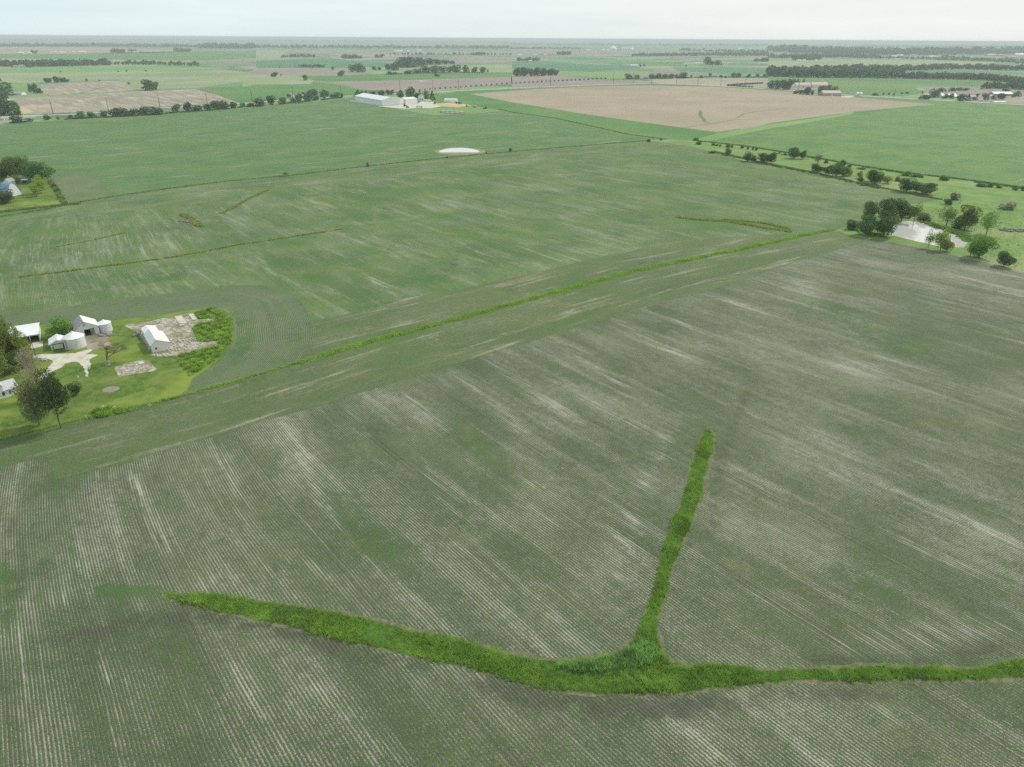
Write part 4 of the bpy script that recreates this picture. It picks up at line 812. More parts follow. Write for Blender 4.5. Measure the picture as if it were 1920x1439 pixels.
cluster('c', '872,394,358,52 935,394,364,52 1050,393,360,62 1100,393,355,52 1150,392,359,52 1195,391,358,46 1232,389,358,22 1280,389,349,66 1345,386,364,18 1420,388,368,28 1485,374,350,22 1565,384,365,26 1600,386,372,26 1660,383,349,46 1700,382,350,40 1775,384,358,28 1840,381,355,30 1892,381,358,32', 'in the hedge behind the far crossroads', 'hedge behind the far crossroads')
cluster('c', '1462,286,232,58 1500,289,262,44 1542,291,255,52 962,302,282,16 990,302,284,14 1305,300,290,14', 'at the two central far farmsteads', 'trees at the central far farmsteads')
cluster('d', '20,466,410,56,mid 70,471,408,58 112,471,404,54 152,473,402,62 195,442,398,36 222,422,392,26,conifer 267,421,394,22,conifer 205,506,480,36 245,507,478,52 292,512,468,48 330,516,480,22 300,482,455,42 392,516,450,46 420,492,448,40 455,482,440,42,mid 502,479,447,52,light', 'at the farm with faded red roofs', 'trees at the farm with faded red roofs')
cluster('d', '800,519,500,42 865,514,498,14 905,514,498,16 940,516,502,12 1005,506,496,18 1042,504,490,30 1157,498,485,16 1180,546,514,74,mid 1245,531,474,72 1297,489,462,54 1385,486,460,48 1432,481,459,42 1482,481,462,54 1330,541,506,40 1372,541,506,40 1445,559,507,66 1497,559,504,40,conifer 1546,553,529,36 1565,531,505,28 1625,553,504,46 1686,549,518,36 1748,546,504,62 1845,531,498,32 1868,526,486,42 1782,487,465,54', 'at the right hand farmsteads', 'trees at the right hand farmsteads')
# low brush under the hedges
def brush(lines, h, wid, dens, mat, label, seed):
    P_ = np.concatenate([scatter_line(l, wid, dens, seed+i) for i, l in enumerate(lines)])
    k = .5+.5*np.sin(P_[:, 0]*.05)*np.sin(P_[:, 1]*.04+2); P_ = P_[k > .3]
    o = blades('hedge_brush', P_, np.full(len(P_), h), mat, 7, 1.1, seed, label, wid=.5, spread=1.8); o['category'] = 'brush'
brush([ws('20,231 90,227 150,223 190,221'), ws('190,221 260,218 330,212 400,207 480,199 560,193 640,184')], 2.6, 9, .09, M['leaf_far'], 'low brush growing between the trees of the left road hedge', 60)
brush([ws('1340,286 1430,307 1520,325 1600,343 1700,365 1750,374')], 1.6, 6, .12, M['leaf_mid'], 'low brush under the lower pasture hedge', 61)
brush([ws('1445,290 1500,292 1600,312 1700,326 1820,341 1920,355')], 1.4, 4, .12, M['leaf_dark'], 'low brush along the upper pasture fence', 62)
brush([WS('p', '700,290 900,340 1100,410 1260,470 1340,530'), WS('p', '130,400 250,440 420,470')], 1.6, 6, .4, M['leaf_mid'], 'dark reeds and brush along the pond bank', 63)
brush([WS('c', '860,392 1300,388 1500,380 1920,384'), WS('b', '1000,360 1250,352 1700,346')], 4, 14, .04, M['leaf_far'], 'low brush of the far hedges', 64)
# young trees planted in a row along the dark ploughed field
r1 = [Z('b', 1228+(1920-1228)*i/18, 480+(430-480)*i/18) for i in range(18)]+[Z('c', 0+700*i/22, 430-36*i/22) for i in range(23)]
for i, (u, v) in enumerate(r1):
    tree(u, v, 2.6, 3.4, 'bush', f'small round bush, {nth(i)} from the left in the row on the dark field', 'row of young bushes on the dark field')
for i in range(16):
    u, v = Z('t', 160+27*i, 200-1.6*i); tree(u, v, 3, 4.5, 'bush', 'small bush in the double hedge left of the faded red farm', 'double hedge of small bushes')
for i in range(9):
    u, v = Z('t', 165+35*i, 205+1.6*i); tree(u, v, 2.5, 5, 'bush', 'small bush in the double hedge left of the faded red farm', 'double hedge of small bushes')
# near farm trees
def big(u, v, hpx, wpx, kind, label): return tree(u, v, hpx, wpx, kind, label, 'trees in the near farmyard', far=False)
big(6, 700, 104, 64, 'oak', 'tall leafy tree at the left edge beside the open machine shed')
big(40, 692, 82, 46, 'oak', 'leafy tree hiding the left side of the open machine shed')
big(-16, 712, 80, 74, 'oak', 'broad leafy tree cut by the left edge above the white house')
big(119, 631, 36, 42, 'mid', 'round olive bush tree between the garage and the barn')
big(74, 798, 100, 44, 'sage', 'large spreading tree with pale limbs in front of the white house')
big(115, 803, 108, 50, 'highdark', 'dark dense tree with a tall bare lower trunk by the crop edge')
big(143, 742, 26, 22, 'dark', 'small dark tree right of the drive end')
for (u, v, hpx, wpx, sd_, sp, lab) in ((203, 685, 42, 66, 4, .7, 'dead leafless tree with spreading limbs on the lawn by the grain bins'), (77, 748, 92, 30, 5, .24, 'tall pale leafless tree standing at the gravel drive'), (89, 776, 52, 32, 6, .4, 'pale leafless tree between the two large trees')):
    x, y = at(u, v); D = depth(x, y); mp_ = D/F
    mb = dead_mb(sd_, sp, 6, .028 if sd_ == 4 else .026, .6 if sd_ == 4 else 1.2, .3 if sd_ == 4 else .5)
    o = empty('bare_tree', (x, y, .05), .5, lab, 'tree', 'leafless trees in the near farmyard')
    wx = float(np.percentile(np.abs(np.array(mb.v)[:, 0]), 93))*2; hh = hpx*mp_/.9
    me = mesh('branches', mb.v, mb.f, M['bark'] if sd_ == 4 else M['bark_pale']); b = obj('branches', me, o)
    tk = MB().tube((0, 0, -.02), (.005, .005, .2), .06 if sd_ == 4 else .026, .045 if sd_ == 4 else .02, 8).build('trunk', M['bark_pale'], o)
    o.scale = (wpx*mp_/wx, wpx*mp_/wx, hh)
    if sd_ == 5:
        c_ = obj('crown', crown_mesh('crown', leaf('pale_twigs', (.40, .40, .27), .3, .2), 55, 4500, .013, 16, zc=.68, rx=.2, rz=.4, sparse=True), o); c_.scale = (wx*1.3, wx*1.3, 1)
# ---------------------------------------------------------------- far woods
def band(f, s, h, dep, n_, single=False, phrase=None, group=None):
    """trees spread over a band: polyline of feet, height px, depth of the band m"""
    L = [Z(f, *map(float, q.split(','))) for q in s.split()]; out_ = []
    seg = [math.hypot(b[0]-a[0], b[1]-a[1]) for a, b in zip(L[:-1], L[1:])]; tot = sum(seg)
    for i in range(n_):
        d = tot*(i+tr.uniform(.2, .8))/n_; k = 0
        while k < len(seg)-1 and d > seg[k]: d -= seg[k]; k += 1
        t = min(1, d/seg[k]); u = L[k][0]+(L[k+1][0]-L[k][0])*t; v = L[k][1]+(L[k+1][1]-L[k][1])*t
        x, y = at(u, v); rr = math.hypot(x, y); q = 1+dep*tr.uniform(0, 1)/rr; D = depth(x, y)
        hh = h/ZF[f][2]*D/F*tr.uniform(.65, 1.1); out_.append((x*q, y*q, hh, hh*tr.uniform(.8, 1.4), u))
    if single:
        for i, (x, y, hh, ww_, u) in enumerate(sorted(out_, key=lambda q: q[4])):
            o = obj('broadleaf_tree', far_m[tr.randrange(3)]); o.location = (x, y, 0); o.scale = (ww_, ww_, hh); o.rotation_euler = (0, 0, tr.uniform(0, 6))
            tag(o, phrase, 'tree', group); N_TREE[0] += 1
    return out_
band('a', '0,302 150,310 300,306 600,298 830,294', 46, 120, 30, True, 'one of the alike trees in the long tree band at the left', 'long tree band at the left')
st_ = []
st_ += band('a', '0,300 400,300 830,292', 40, 160, 40)+band('a', '860,292 1150,290 1500,300', 32, 60, 26)
st_ += band('d', '0,376 250,384 500,387 1000,390', 62, 90, 80)+band('d', '0,372 500,370 740,345 1000,380', 60, 200, 90)
st_ += band('d', '740,350 900,334 1100,330 1400,322 1700,330 1920,332', 38, 60, 110)
st_ += band('d', '1010,392 1300,396 1600,402 1750,416 1920,425', 42, 60, 120)+band('d', '1600,472 1750,468 1920,476', 44, 60, 26)+band('d', '1830,432 1920,460', 50, 80, 14)
st_ += band('a', '0,156 800,155 1920,166', 26, 500, 150)+band('b', '0,165 900,168 1920,170', 24, 500, 130)+band('a', '1500,165 1920,168', 36, 300, 50)
st_ += band('c', '900,226 1500,222 1920,222', 22, 150, 90)+band('c', '1020,222 1400,218 1920,214', 20, 300, 80)
st_ += band('d', '0,240 450,235 700,240 820,243', 30, 200, 70)+band('d', '180,258 390,252', 45, 60, 14)+band('d', '0,190 500,215 900,218 1400,215 1920,210', 48, 900, 240)+band('d', '800,243 1200,250 1500,262 1920,262', 22, 200, 60)+band('d', '1300,240 1600,262 1920,285', 24, 300, 40)
st_ += band('c', '345,214 435,214', 24, 60, 16)+band('c', '40,262 210,258', 24, 30, 14)+band('c', '1810,264 1920,265', 26, 30, 9)
st_ += band('b', '180,235 440,232', 22, 40, 16)+band('b', '650,245 790,243', 32, 40, 12)+band('b', '900,238 950,236', 30, 20, 4)+band('b', '1000,215 1400,215 1920,216', 18, 60, 34)+band('b', '1630,218 1720,217', 24, 30, 9)+band('b', '320,308 520,310', 22, 40, 14)+band('b', '0,310 320,308', 8, 20, 12)
st_ += band('a', '845,198 930,200', 28, 50, 12)+band('a', '965,190 1060,200', 20, 30, 6)+band('a', '1300,190 1440,194', 26, 30, 9)+band('a', '240,203 275,205', 25, 20, 3)
st_ += band('a', '0,110 900,108 1920,118', 14, 3000, 120)+band('b', '0,118 1000,120 1920,126', 14, 3000, 120)+band('c', '0,140 900,150 1920,150', 15, 2500, 140)+band('d', '0,170 900,160 1920,160', 16, 2500, 140)+band('c', '0,170 400,170 520,172', 14, 300, 40)+band('c', '1250,185 1400,190 1920,200', 20, 300, 50)
V_all, F_all, C_all = [], [], []; nv = 0
for k, (x, y, hh, ww_, u) in enumerate(st_):
    V_, F_, C_ = crown(100+k % 40, 70, .15, 6, zc=.5, rx=.34, rz=.42, lobe_r=(.18, .28))
    a = tr.uniform(0, 6.28); ca, sa = math.cos(a), math.sin(a)
    X = V_[:, 0]*ww_; Y = V_[:, 1]*ww_; V2 = np.c_[x+X*ca-Y*sa, y+X*sa+Y*ca, V_[:, 2]*hh]
    V_all.append(V2); F_all.append(F_+nv); C_all.append(C_); nv += len(V_)
me = mesh('distant_woods', np.concatenate(V_all), np.concatenate(F_all), M['leaf_far'])
me.attributes.new('lc', 'FLOAT_COLOR', 'POINT').data.foreach_set('color', np.concatenate(C_all).ravel())
tag(obj('distant_woods', me), 'distant woods and tree lines fading towards the horizon', 'woods', kind='stuff')
# ---------------------------------------------------------------- buildings
def gable(name, label, cat, A, B, L, he, hr, ridge='y', off=.5, wall='white', roof='roofwhite', roof2=None, opens=(), doors=(), windows=(), oh=.35, group=None, away=True, chimney=False, side_windows=()):
    """A, B: ground corners of the front wall (world); body runs L metres back; opens/doors/windows on the front: (x0, x1, z0, z1[, mat])"""
    ax, ay = A; bx, by = B; Wd = math.hypot(bx-ax, by-ay); rz = math.atan2(by-ay, bx-ax)
    o = empty(name, (ax, ay, .06), rz, label, cat, group)
    def sheet(pts2, holes, mp3, nm='wall', mat=None):
        loops = [[Vector((p[0], p[1], 0)) for p in pts2]]+[[Vector((p[0], p[1], 0)) for p in h] for h in holes]
        tris = geometry.tessellate_polygon(loops); fl = [p for l in loops for p in l]
        return [mp3(p.x, p.y) for p in fl], [tuple(t) for t in tris]
    mb = MB(); holes = [[(x0, z0+.001), (x1, z0+.001), (x1, z1), (x0, z1)] for x0, x1, z0, z1 in opens]
    if ridge == 'y': front = [(0, 0), (Wd, 0), (Wd, he), (Wd*off, hr), (0, he)]
    else: front = [(0, 0), (Wd, 0), (Wd, he), (0, he)]
    mb.add(*sheet(front, holes, lambda x, z: (x, 0, z))); mb.add(*sheet(front, [], lambda x, z: (x, L, z)))
    if ridge == 'y': side = [(0, 0), (L, 0), (L, he), (0, he)]
    else: side = [(0, 0), (L, 0), (L, he), (L*off, hr), (0, he)]
    mb.add(*sheet(side, [], lambda y, z: (0, y, z))); mb.add(*sheet(side, [], lambda y, z: (Wd, y, z)))
    mb.build('wall', M[wall], o)
    # roof slabs
    def slab(p, q, r_, s_, th=.14):
        P4 = [Vector(a_) for a_ in (p, q, r_, s_)]; nrm = (P4[1]-P4[0]).cross(P4[3]-P4[0]).normalized()
        if nrm.z < 0: nrm = -nrm
        V = [a_+nrm*.02 for a_ in P4]+[a_+nrm*(th+.02) for a_ in P4]
        return V, [(0, 1, 2, 3), (4, 5, 6, 7), (0, 1, 5, 4), (1, 2, 6, 5), (2, 3, 7, 6), (3, 0, 4, 7)]
    if ridge == 'y':
        xr_ = Wd*off; s1 = (hr-he)/xr_; s2 = (hr-he)/(Wd-xr_)
        l_ = slab((-oh, -oh, he-s1*oh), (xr_, -oh, hr), (xr_, L+oh, hr), (-oh, L+oh, he-s1*oh)); r_ = slab((xr_, -oh, hr), (Wd+oh, -oh, he-s2*oh), (Wd+oh, L+oh, he-s2*oh), (xr_, L+oh, hr))
    else:
        yr_ = L*off; s1 = (hr-he)/yr_; s2 = (hr-he)/(L-yr_)
        l_ = slab((-oh, -oh, he-s1*oh), (Wd+oh, -oh, he-s1*oh), (Wd+oh, yr_, hr), (-oh, yr_, hr)); r_ = slab((-oh, yr_, hr), (Wd+oh, yr_, hr), (Wd+oh, L+oh, he-s2*oh), (-oh, L+oh, he-s2*oh))
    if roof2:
        tag(MB().add(*l_).build('roof_slope', M[roof], o), 'left roof slope'); tag(MB().add(*r_).build('roof_slope', M[roof2], o), 'right roof slope')  # each slope takes its own roofing material
    else: rf = MB().add(*l_).add(*r_).build('roof', M[roof], o)
    if chimney:
        MB().box(Wd*.55, Wd*.55+.7, L*.5-.35, L*.5+.35, he, hr+1.0).build('chimney', M['red'], o)
    for d in doors:
        x0, x1, z0, z1, m_ = d; MB().box(x0, x1, -.07, -.01, z0, z1).build('door', M[m_], o)
    for x0, x1, z0, z1 in windows:
        fr = MB().box(x0-.1, x1+.1, -.06, -.005, z0-.1, z1+.1).build('window', M['white'], o); MB().box(x0, x1, -.085, -.062, z0, z1).build('pane', M['glass'], fr)
    for y0, y1, z0, z1 in side_windows:
        fr = MB().box(Wd+.005, Wd+.06, y0-.1, y1+.1, z0-.1, z1+.1).build('window', M['white'], o); MB().box(Wd+.062, Wd+.085, y0, y1, z0, z1).build('pane', M['glass'], fr)
    return o
# near farm
A = W('i', 1235, 578); B = W('i', 1503, 525); Wd = math.hypot(B[0]-A[0], B[1]-A[1])
k = Wd/270
A0 = (A[0]-(B[0]-A[0])*.28, A[1]-(B[1]-A[1])*.28); Wd = math.hypot(B[0]-A0[0], B[1]-A0[1])
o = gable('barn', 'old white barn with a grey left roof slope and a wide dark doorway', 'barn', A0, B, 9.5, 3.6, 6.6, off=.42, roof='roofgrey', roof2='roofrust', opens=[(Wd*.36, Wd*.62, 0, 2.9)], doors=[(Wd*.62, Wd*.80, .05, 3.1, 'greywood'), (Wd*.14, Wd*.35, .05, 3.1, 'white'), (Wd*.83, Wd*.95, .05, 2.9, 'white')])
MB().box(Wd*.38, Wd*.45, -.12, -.02, 4.6, 5.4).build('hay_hatch', M['greywood'], o)
MB().box(Wd*.40, Wd*.44, -.9, .1, 6.15, 6.3).build('hay_beam', M['greywood'], o)
A = W('i', 775, 775); B = W('i', 1005, 735); Wd = math.hypot(B[0]-A[0], B[1]-A[1])
o = gable('garage', 'small white garage with a framed overhead door beside the large grain bin', 'garage', A, B, 7.0, 2.5, 3.9, roof='roofwhite', oh=.45, opens=[(Wd*.15, Wd*.86, 0, 2.25)])
MB().box(Wd*.17, Wd*.78, .25, .35, 0, 1.95).build('door', M['white2'], o)
MB().box(Wd*.13, Wd*.15, -.05, .02, 0, 2.3).box(Wd*.86, Wd*.88, -.05, .02, 0, 2.3).box(Wd*.13, Wd*.88, -.05, .02, 2.25, 2.36).build('door_frame', M['greywood'], o)
A = W('i', 180, 705); B = W('i', 612, 634); Wd = math.hypot(B[0]-A[0], B[1]-A[1])
gable('machine_shed', 'open fronted machine shed with a pale metal roof behind the left trees', 'shed', A, B, 15, 3.1, 4.4, ridge='x', off=.45, roof='roofwhite', opens=[(.4, Wd*.33-.15, 0, 2.6), (Wd*.33+.15, Wd*.66-.15, 0, 2.6), (Wd*.66+.15, Wd-.3, 0, 2.6)])
A = W('j', 640, 757); B = W('j', 887, 706); Wd = math.hypot(B[0]-A[0], B[1]-A[1])
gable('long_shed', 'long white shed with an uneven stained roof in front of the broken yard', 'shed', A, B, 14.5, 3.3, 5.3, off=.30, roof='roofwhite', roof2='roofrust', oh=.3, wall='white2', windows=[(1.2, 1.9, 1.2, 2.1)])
dA = (B[0]-A[0])/Wd; dB = (B[1]-A[1])/Wd
A2 = (A[0]-dB*14.8+dA*.6, A[1]+dA*14.8+dB*.6); B2 = (A2[0]+dA*(Wd-1.6), A2[1]+dB*(Wd-1.6))
gable('lean_to', 'lower white shed built against the back of the long stained roof shed', 'shed', A2, B2, 10.5, 2.5, 3.4, off=.35, roof='roofwhite', oh=.25, wall='white2')
def bin_(A, r_, he, hr, label, seed=0, group='grain bins in the near farmyard', sm=False):
    o = empty('grain_bin', (A[0], A[1], .06), -1.9, label, 'grain bin', group)
    MB().lathe([(r_, 0), (r_, he)], 48).build('wall', M['galv'], o, smooth=True)
    MB().lathe([(r_+.12, he-.05), (r_*.12, hr-.15)], 48).build('roof', M['roofwhite'], o, smooth=True)
    MB().lathe([(r_*.13, hr-.25), (r_*.14, hr), (r_*.05, hr+.2), (.01, hr+.22)], 16).build('cap', M['galv'], o, smooth=True)
    if not sm:
        mb = MB()
        for s in (-.22, .22): mb.tube((r_+.12, s, .2), (r_+.12, s, he+.1), .03, .03, 4)
        for i in range(int(he/.35)): mb.tube((r_+.12, -.22, .3+i*.35), (r_+.12, .22, .3+i*.35), .02, .02, 4)
        mb.build('ladder', M['darkmachine'], o)
        MB().box(r_-.08, r_+.05, 1.2, 2.0, .3, 1.9).build('door', M['galv'], o)
        MB().lathe([(r_+.15, 0), (r_+.15, .12), (r_, .12)], 48).build('footing', M['concrete'], o)
    return o
c0 = at(142.5, 650); bin_(c0, 4.0, 4.6, 6.7, 'large silver grain bin with a cone roof beside the white garage')
c0 = at(198, 620); bin_(c0, 2.85, 3.7, 5.0, 'smaller silver grain bin to the right of the old barn')
# house at the left edge
hA = W('q', -215, 985); hB = W('q', 318, 832); dx, dy = hB[0]-hA[0], hB[1]-hA[1]; L_ = math.hypot(dx, dy); dx /= L_; dy /= L_
mid_ = W('q', 95, 898)
o = gable('farmhouse', 'white two storey farmhouse at the left edge, ridge facing the crop', 'house', hA, mid_, 9, 4.8, 7.2, ridge='y', roof='rooflight', windows=[(3.2, 4.0, 1.0, 2.3), (3.2, 4.0, 3.6, 4.7), (5.3, 6.1, 1.0, 2.3), (1.2, 2.0, 1.0, 2.3)], chimney=True)
o = gable('house_wing', 'low white wing on the right of the farmhouse with light grey roof', 'house wing', (mid_[0]+dx*.03, mid_[1]+dy*.03), hB, 8, 2.9, 4.7, ridge='x', roof='rooflight', windows=[(1.4, 2.0, 1.0, 2.2)])
# small yard things
def bench():
    x, y = W('i', 668, 935); o = empty('garden_bench', (x, y, .07), .2, 'white bench on the grass island inside the drive', 'bench')
    MB().box(-.9, .9, -.25, .25, .42, .5).build('seat', M['white'], o); MB().box(-.9, .9, .22, .3, .55, 1.0).build('backrest', M['white'], o)
    for s in (-.8, .8): MB().box(s-.05, s+.05, -.22, .26, 0, .42).build('leg', M['white'], o)
bench()
def pole(A, h, r_, label, group, arms=True, mat='pole'):
    o = empty('utility_pole', (A[0], A[1], .05), math.radians(-51) if arms else 0, label, 'pole', group)
    MB().tube((0, 0, 0), (0, 0, h), r_, r_*.6, 8).build('post', M[mat], o)
    if arms:
        MB().box(-.15, .15, -1.6, 1.6, h*.93, h*.93+.25).build('crossarm', M[mat], o)
        for s in (-1.4, 0, 1.4): MB().lathe([(.07, h*.93+.25), (.11, h*.93+.35), (.06, h*.93+.55), (.01, h*.93+.56)], 8, 0, s).build('insulator', M['white'], o)
    return o
pole(at(68.5, 673), 8.5, .13, 'thin dark yard pole beside the gravel drive', 'yard poles', False)
x, y = W('i', 1180, 1205)
o = empty('yard_light_post', (x, y, .06), 0, 'dark post with a white box near its foot on the near lawn', 'post')
MB().tube((0, 0, 0), (0, 0, 5.2), .09, .05, 8).build('post', M['pole'], o); MB().box(-.22, .22, -.3, -.08, .5, 1.3).build('meter_box', M['white'], o)
def stones(name, cx, cy, n_, rx, ry, smin, smax, mat, label, seed, cat):
    r = random.Random(seed); mb = MB()
    for i in range(n_):
        a = r.uniform(0, 6.28); q = math.sqrt(r.random()); s = r.uniform(smin, smax); x = cx+rx*q*math.cos(a); y = cy+ry*q*math.sin(a); z = .08+s*.3
        V = []
        for (i1, j1, k1) in [(a1, b1, c1) for a1 in (-1, 1) for b1 in (-1, 1) for c1 in (-1, 1)]: V.append((x+i1*s*.5*r.uniform(.6, 1.1), y+j1*s*.5*r.uniform(.6, 1.1), z+k1*s*.35*r.uniform(.6, 1)))
        mb.add(V, [(0, 1, 3, 2), (4, 6, 7, 5), (0, 4, 5, 1), (2, 3, 7, 6), (0, 2, 6, 4), (1, 5, 7, 3)])
    return tag(mb.build(name, M[mat]), label, cat, kind='stuff')
q = at(205, 765); stones('stone_pile', q[0], q[1], 30, 2.6, .8, .3, .9, 'concrete', 'pile of pale stones in the grassy hump beside the headland', 3, 'stones')
q = W('i', 1600, 555); stones('scrap_heap', q[0], q[1], 40, 3.5, 1.5, .3, .9, 'greywood', 'heap of scrap boards in front of the small grain bin', 4, 'scrap')
q = W('j', 430, 490); stones('scrap_heap', q[0], q[1], 40, 1.2, 3.2, .3, .9, 'greywood', 'dark scrap piled along the left wall of the long shed', 5, 'scrap')
q = W('p', 1800, 412); stones('brush_pile', q[0], q[1], 90, 9, 5, .4, 1.6, 'greywood', 'grey brush pile in the pasture right of the pond', 6, 'brush pile')
q = W('j', 1050, 640); stones('rubble', q[0], q[1], 160, 9, 7, .2, .8, 'concrete', 'loose concrete rubble strewn over the broken yard', 7, 'rubble')
q = W('j', 760, 790); stones('rubble', q[0], q[1], 40, 4, 1.2, .2, .7, 'concrete', 'loose rubble below the gable end of the long shed', 8, 'rubble')
q = W('j', 400, 980); stones('rubble', q[0], q[1], 60, 5, 3, .15, .5, 'concrete', 'small rubble on the ruined floor on the lawn', 9, 'rubble')
q = W('e', 1420, 660); stones('rubble', q[0], q[1], 120, 8, 5, .4, 1.3, 'greywood', 'stone heap beside the short weedy strip in the middle field', 10, 'rubble')
# far left farm
A = W('k', 195, 1088); B = W('k', 492, 1018)
def gothic(A, B, L, hh, label):
    Wd = math.hypot(B[0]-A[0], B[1]-A[1]); o = empty('gothic_barn', (A[0], A[1], .06), math.atan2(B[1]-A[1], B[0]-A[0]), label, 'barn')
    pr = []; n_ = 14
    for i in range(n_+1):
        t = i/n_; s = 1-abs(2*t-1); pr.append((Wd*t, 2.2+(hh-2.2)*math.sin(s*math.pi/2)**.85))
    mb = MB(); V = [(0, 0, 0)]+[(x, 0, z) for x, z in pr]+[(Wd, 0, 0)]; N_ = len(V); mb.add(V+[(x, L, z) for x, y_, z in V], [tuple(range(N_))[::-1], tuple(range(N_, 2*N_)), (0, 1, N_+1, N_), (N_-2, N_-1, 2*N_-1, 2*N_-2)])
    mb.build('wall', M['white'], o)
    rb = MB(); P_ = [(x+(x-Wd/2)*.03, z+.12) for x, z in pr]; n1 = len(P_)
    rb.add([(x, -.5, z) for x, z in P_]+[(x, L+.5, z) for x, z in P_]+[(x, -.5, z+.18) for x, z in P_]+[(x, L+.5, z+.18) for x, z in P_],
           [(i, i+1, n1+i+1, n1+i) for i in range(n1-1)]+[(2*n1+i, 3*n1+i, 3*n1+i+1, 2*n1+i+1) for i in range(n1-1)]+[(i, 2*n1+i, 2*n1+i+1, i+1) for i in range(n1-1)]+[(n1+i, n1+i+1, 3*n1+i+1, 3*n1+i) for i in range(n1-1)])
    rb.build('roof', M['roofblue'], o); MB().box(Wd*.35, Wd*.65, -.1, -.02, 0, 3.2).build('door', M['white2'], o)
gothic(A, B, 7, 10.5, 'white arched barn with a blue roof in the far left farm')
gable('farmhouse', 'small white house with grey roof behind the arched blue roof barn', 'house', W('k', 100, 810), W('k', 215, 815), 7, 3.0, 5.2, ridge='y', roof='roofgrey')
gable('open_shed', 'small open shed with a bright roof under the far left farm trees', 'shed', W('k', 500, 770), W('k', 625, 768), 6, 2.6, 3.2, ridge='x', roof='roofwhite', opens=[(.4, 4.2, 0, 2.3)], wall='greywood')
# long white sheds across the big field
Aw = W('l', 157, 240); Bw = W('l', 460, 294); Cw = W('l', 640, 287)
Wl = math.hypot(Bw[0]-Aw[0], Bw[1]-Aw[1])
gable('long_white_shed', 'very long white metal shed, largest of the distant white buildings', 'shed', Aw, Bw, 38, 10, 15, ridge='x', roof='roofwhite', wall='white2', oh=.6)
gable('white_shed', 'white shed with a pointed gable joined to the long white shed', 'shed', W('l', 641, 286), W('l', 725, 278), 30, 9, 13.5, ridge='y', off=.2, roof='roofwhite', wall='white2')
gable('white_shed', 'lower white shed at the right end of the white shed row', 'shed', W('l', 726, 280), W('l', 857, 269), 24, 9.5, 12, ridge='x', roof='roofwhite', wall='white2', doors=[(8, 14, 0, 5, 'white')])
gable('farmhouse', 'white house with dark base under trees beside the white sheds', 'house', W('l', 865, 240), W('l', 928, 240), 12, 9, 13, ridge='y', roof='roofgrey', windows=[(3, 5, 2, 4.5), (8, 10, 2, 4.5)])
def trailer(A, rz, L, label, cat='trailer', group=None):
    o = empty('trailer', (A[0], A[1], .1), rz, label, cat, group)
    MB().box(0, L, 0, 2.6, 1.1, 4.0).build('body', M['white2'], o)
    for x in (1.5, L-2.6, L-1.2):
        w_ = MB(); w_.tube((x, -.05, .55), (x, .3, .55), .55, .55, 12); w_.tube((x, 2.3, .55), (x, 2.65, .55), .55, .55, 12); w_.build('wheel', M['tyre'], o)
def tractor(A, rz, label, mat='darkmachine', s=1.0):
    o = empty('tractor', (A[0], A[1], .1), rz, label, 'tractor', 'farm machines by the white sheds'); o.scale = (s, s, s)
    MB().box(0, 3.2, -.5, .5, .9, 1.9).build('hood', M[mat], o); MB().box(-1.6, .1, -.8, .8, 1.0, 3.0).build('cab', M[mat], o)
    for x, r_ in ((-1.0, .95), (2.5, .6)):
        for y in (-1.2, .85): MB().tube((x, y, r_), (x, y+.4, r_), r_, r_, 14).build('wheel', M['tyre'], o)
trailer(W('l', 930, 246), -.3, 15, 'white trailer parked beside the house at the white sheds')
trailer(W('l', 840, 318), .1, 12, 'white trailer parked on the gravel in front of the white sheds')
trailer(W('m', 350, 520), .5, 16, 'long white trailer beside the left road hedge')
trailer(W('a', 0, 705), .5, 14, 'white trailer at the left edge by the hedge')
for x, y, lb in ((715, 300, 'left dark tractor on the gravel in front of the sheds'), (745, 318, 'dark machine at the yard edge in front of the sheds'), (1050, 272, 'dark machine behind the gravel at the yard middle'), (1335, 272, 'dark machine right of the white hoop building'), (1300, 268, 'machine nearest the hoop building on its right'), (1410, 305, 'dark machine on the grass plot'), (1500, 312, 'pale machine on the grass plot'), (1620, 328, 'machine at the right end of the grass plot')):
    tractor(W('l', x, y), x*.01, lb, 'darkmachine' if x != 1500 else 'white', 1.25)
A = W('l', 1155, 252); o = empty('hoop_building', (A[0], A[1], .06), -.2, 'white round topped hoop building right of the white sheds', 'hoop building')
mb = MB(); n_ = 12
V = [(x, 6*math.cos(math.pi*i/n_)+6, .5+6.5*math.sin(math.pi*i/n_)) for x in (0, 26) for i in range(n_+1)]
mb.add(V, [(i, i+1, n_+2+i, n_+1+i) for i in range(n_)]); mb.build('cover', M['roofwhite'], o)
MB().add([V[i] for i in range(n_+1)], [tuple(range(n_+1))]).add([V[i] for i in range(n_+1, 2*n_+2)], [tuple(range(n_+1))]).build('end_wall', M['white'], o)
for i in range(5):
    for j in range(2):
        A = W('l', 1110+i*52, 356+j*16+i*3); o = empty('pallet_stack', (A[0], A[1], .07), -.9, 'low grey stack of pallets in the rows on the grass plot', 'pallet stack', 'rows of grey pallet stacks')
        MB().box(0, 7, 0, 9, 0, .9).build('boards', M['greywood'], o); MB().box(.2, 6.8, .2, 8.8, .9, 1.5).build('top_layer', M['concrete'], o)
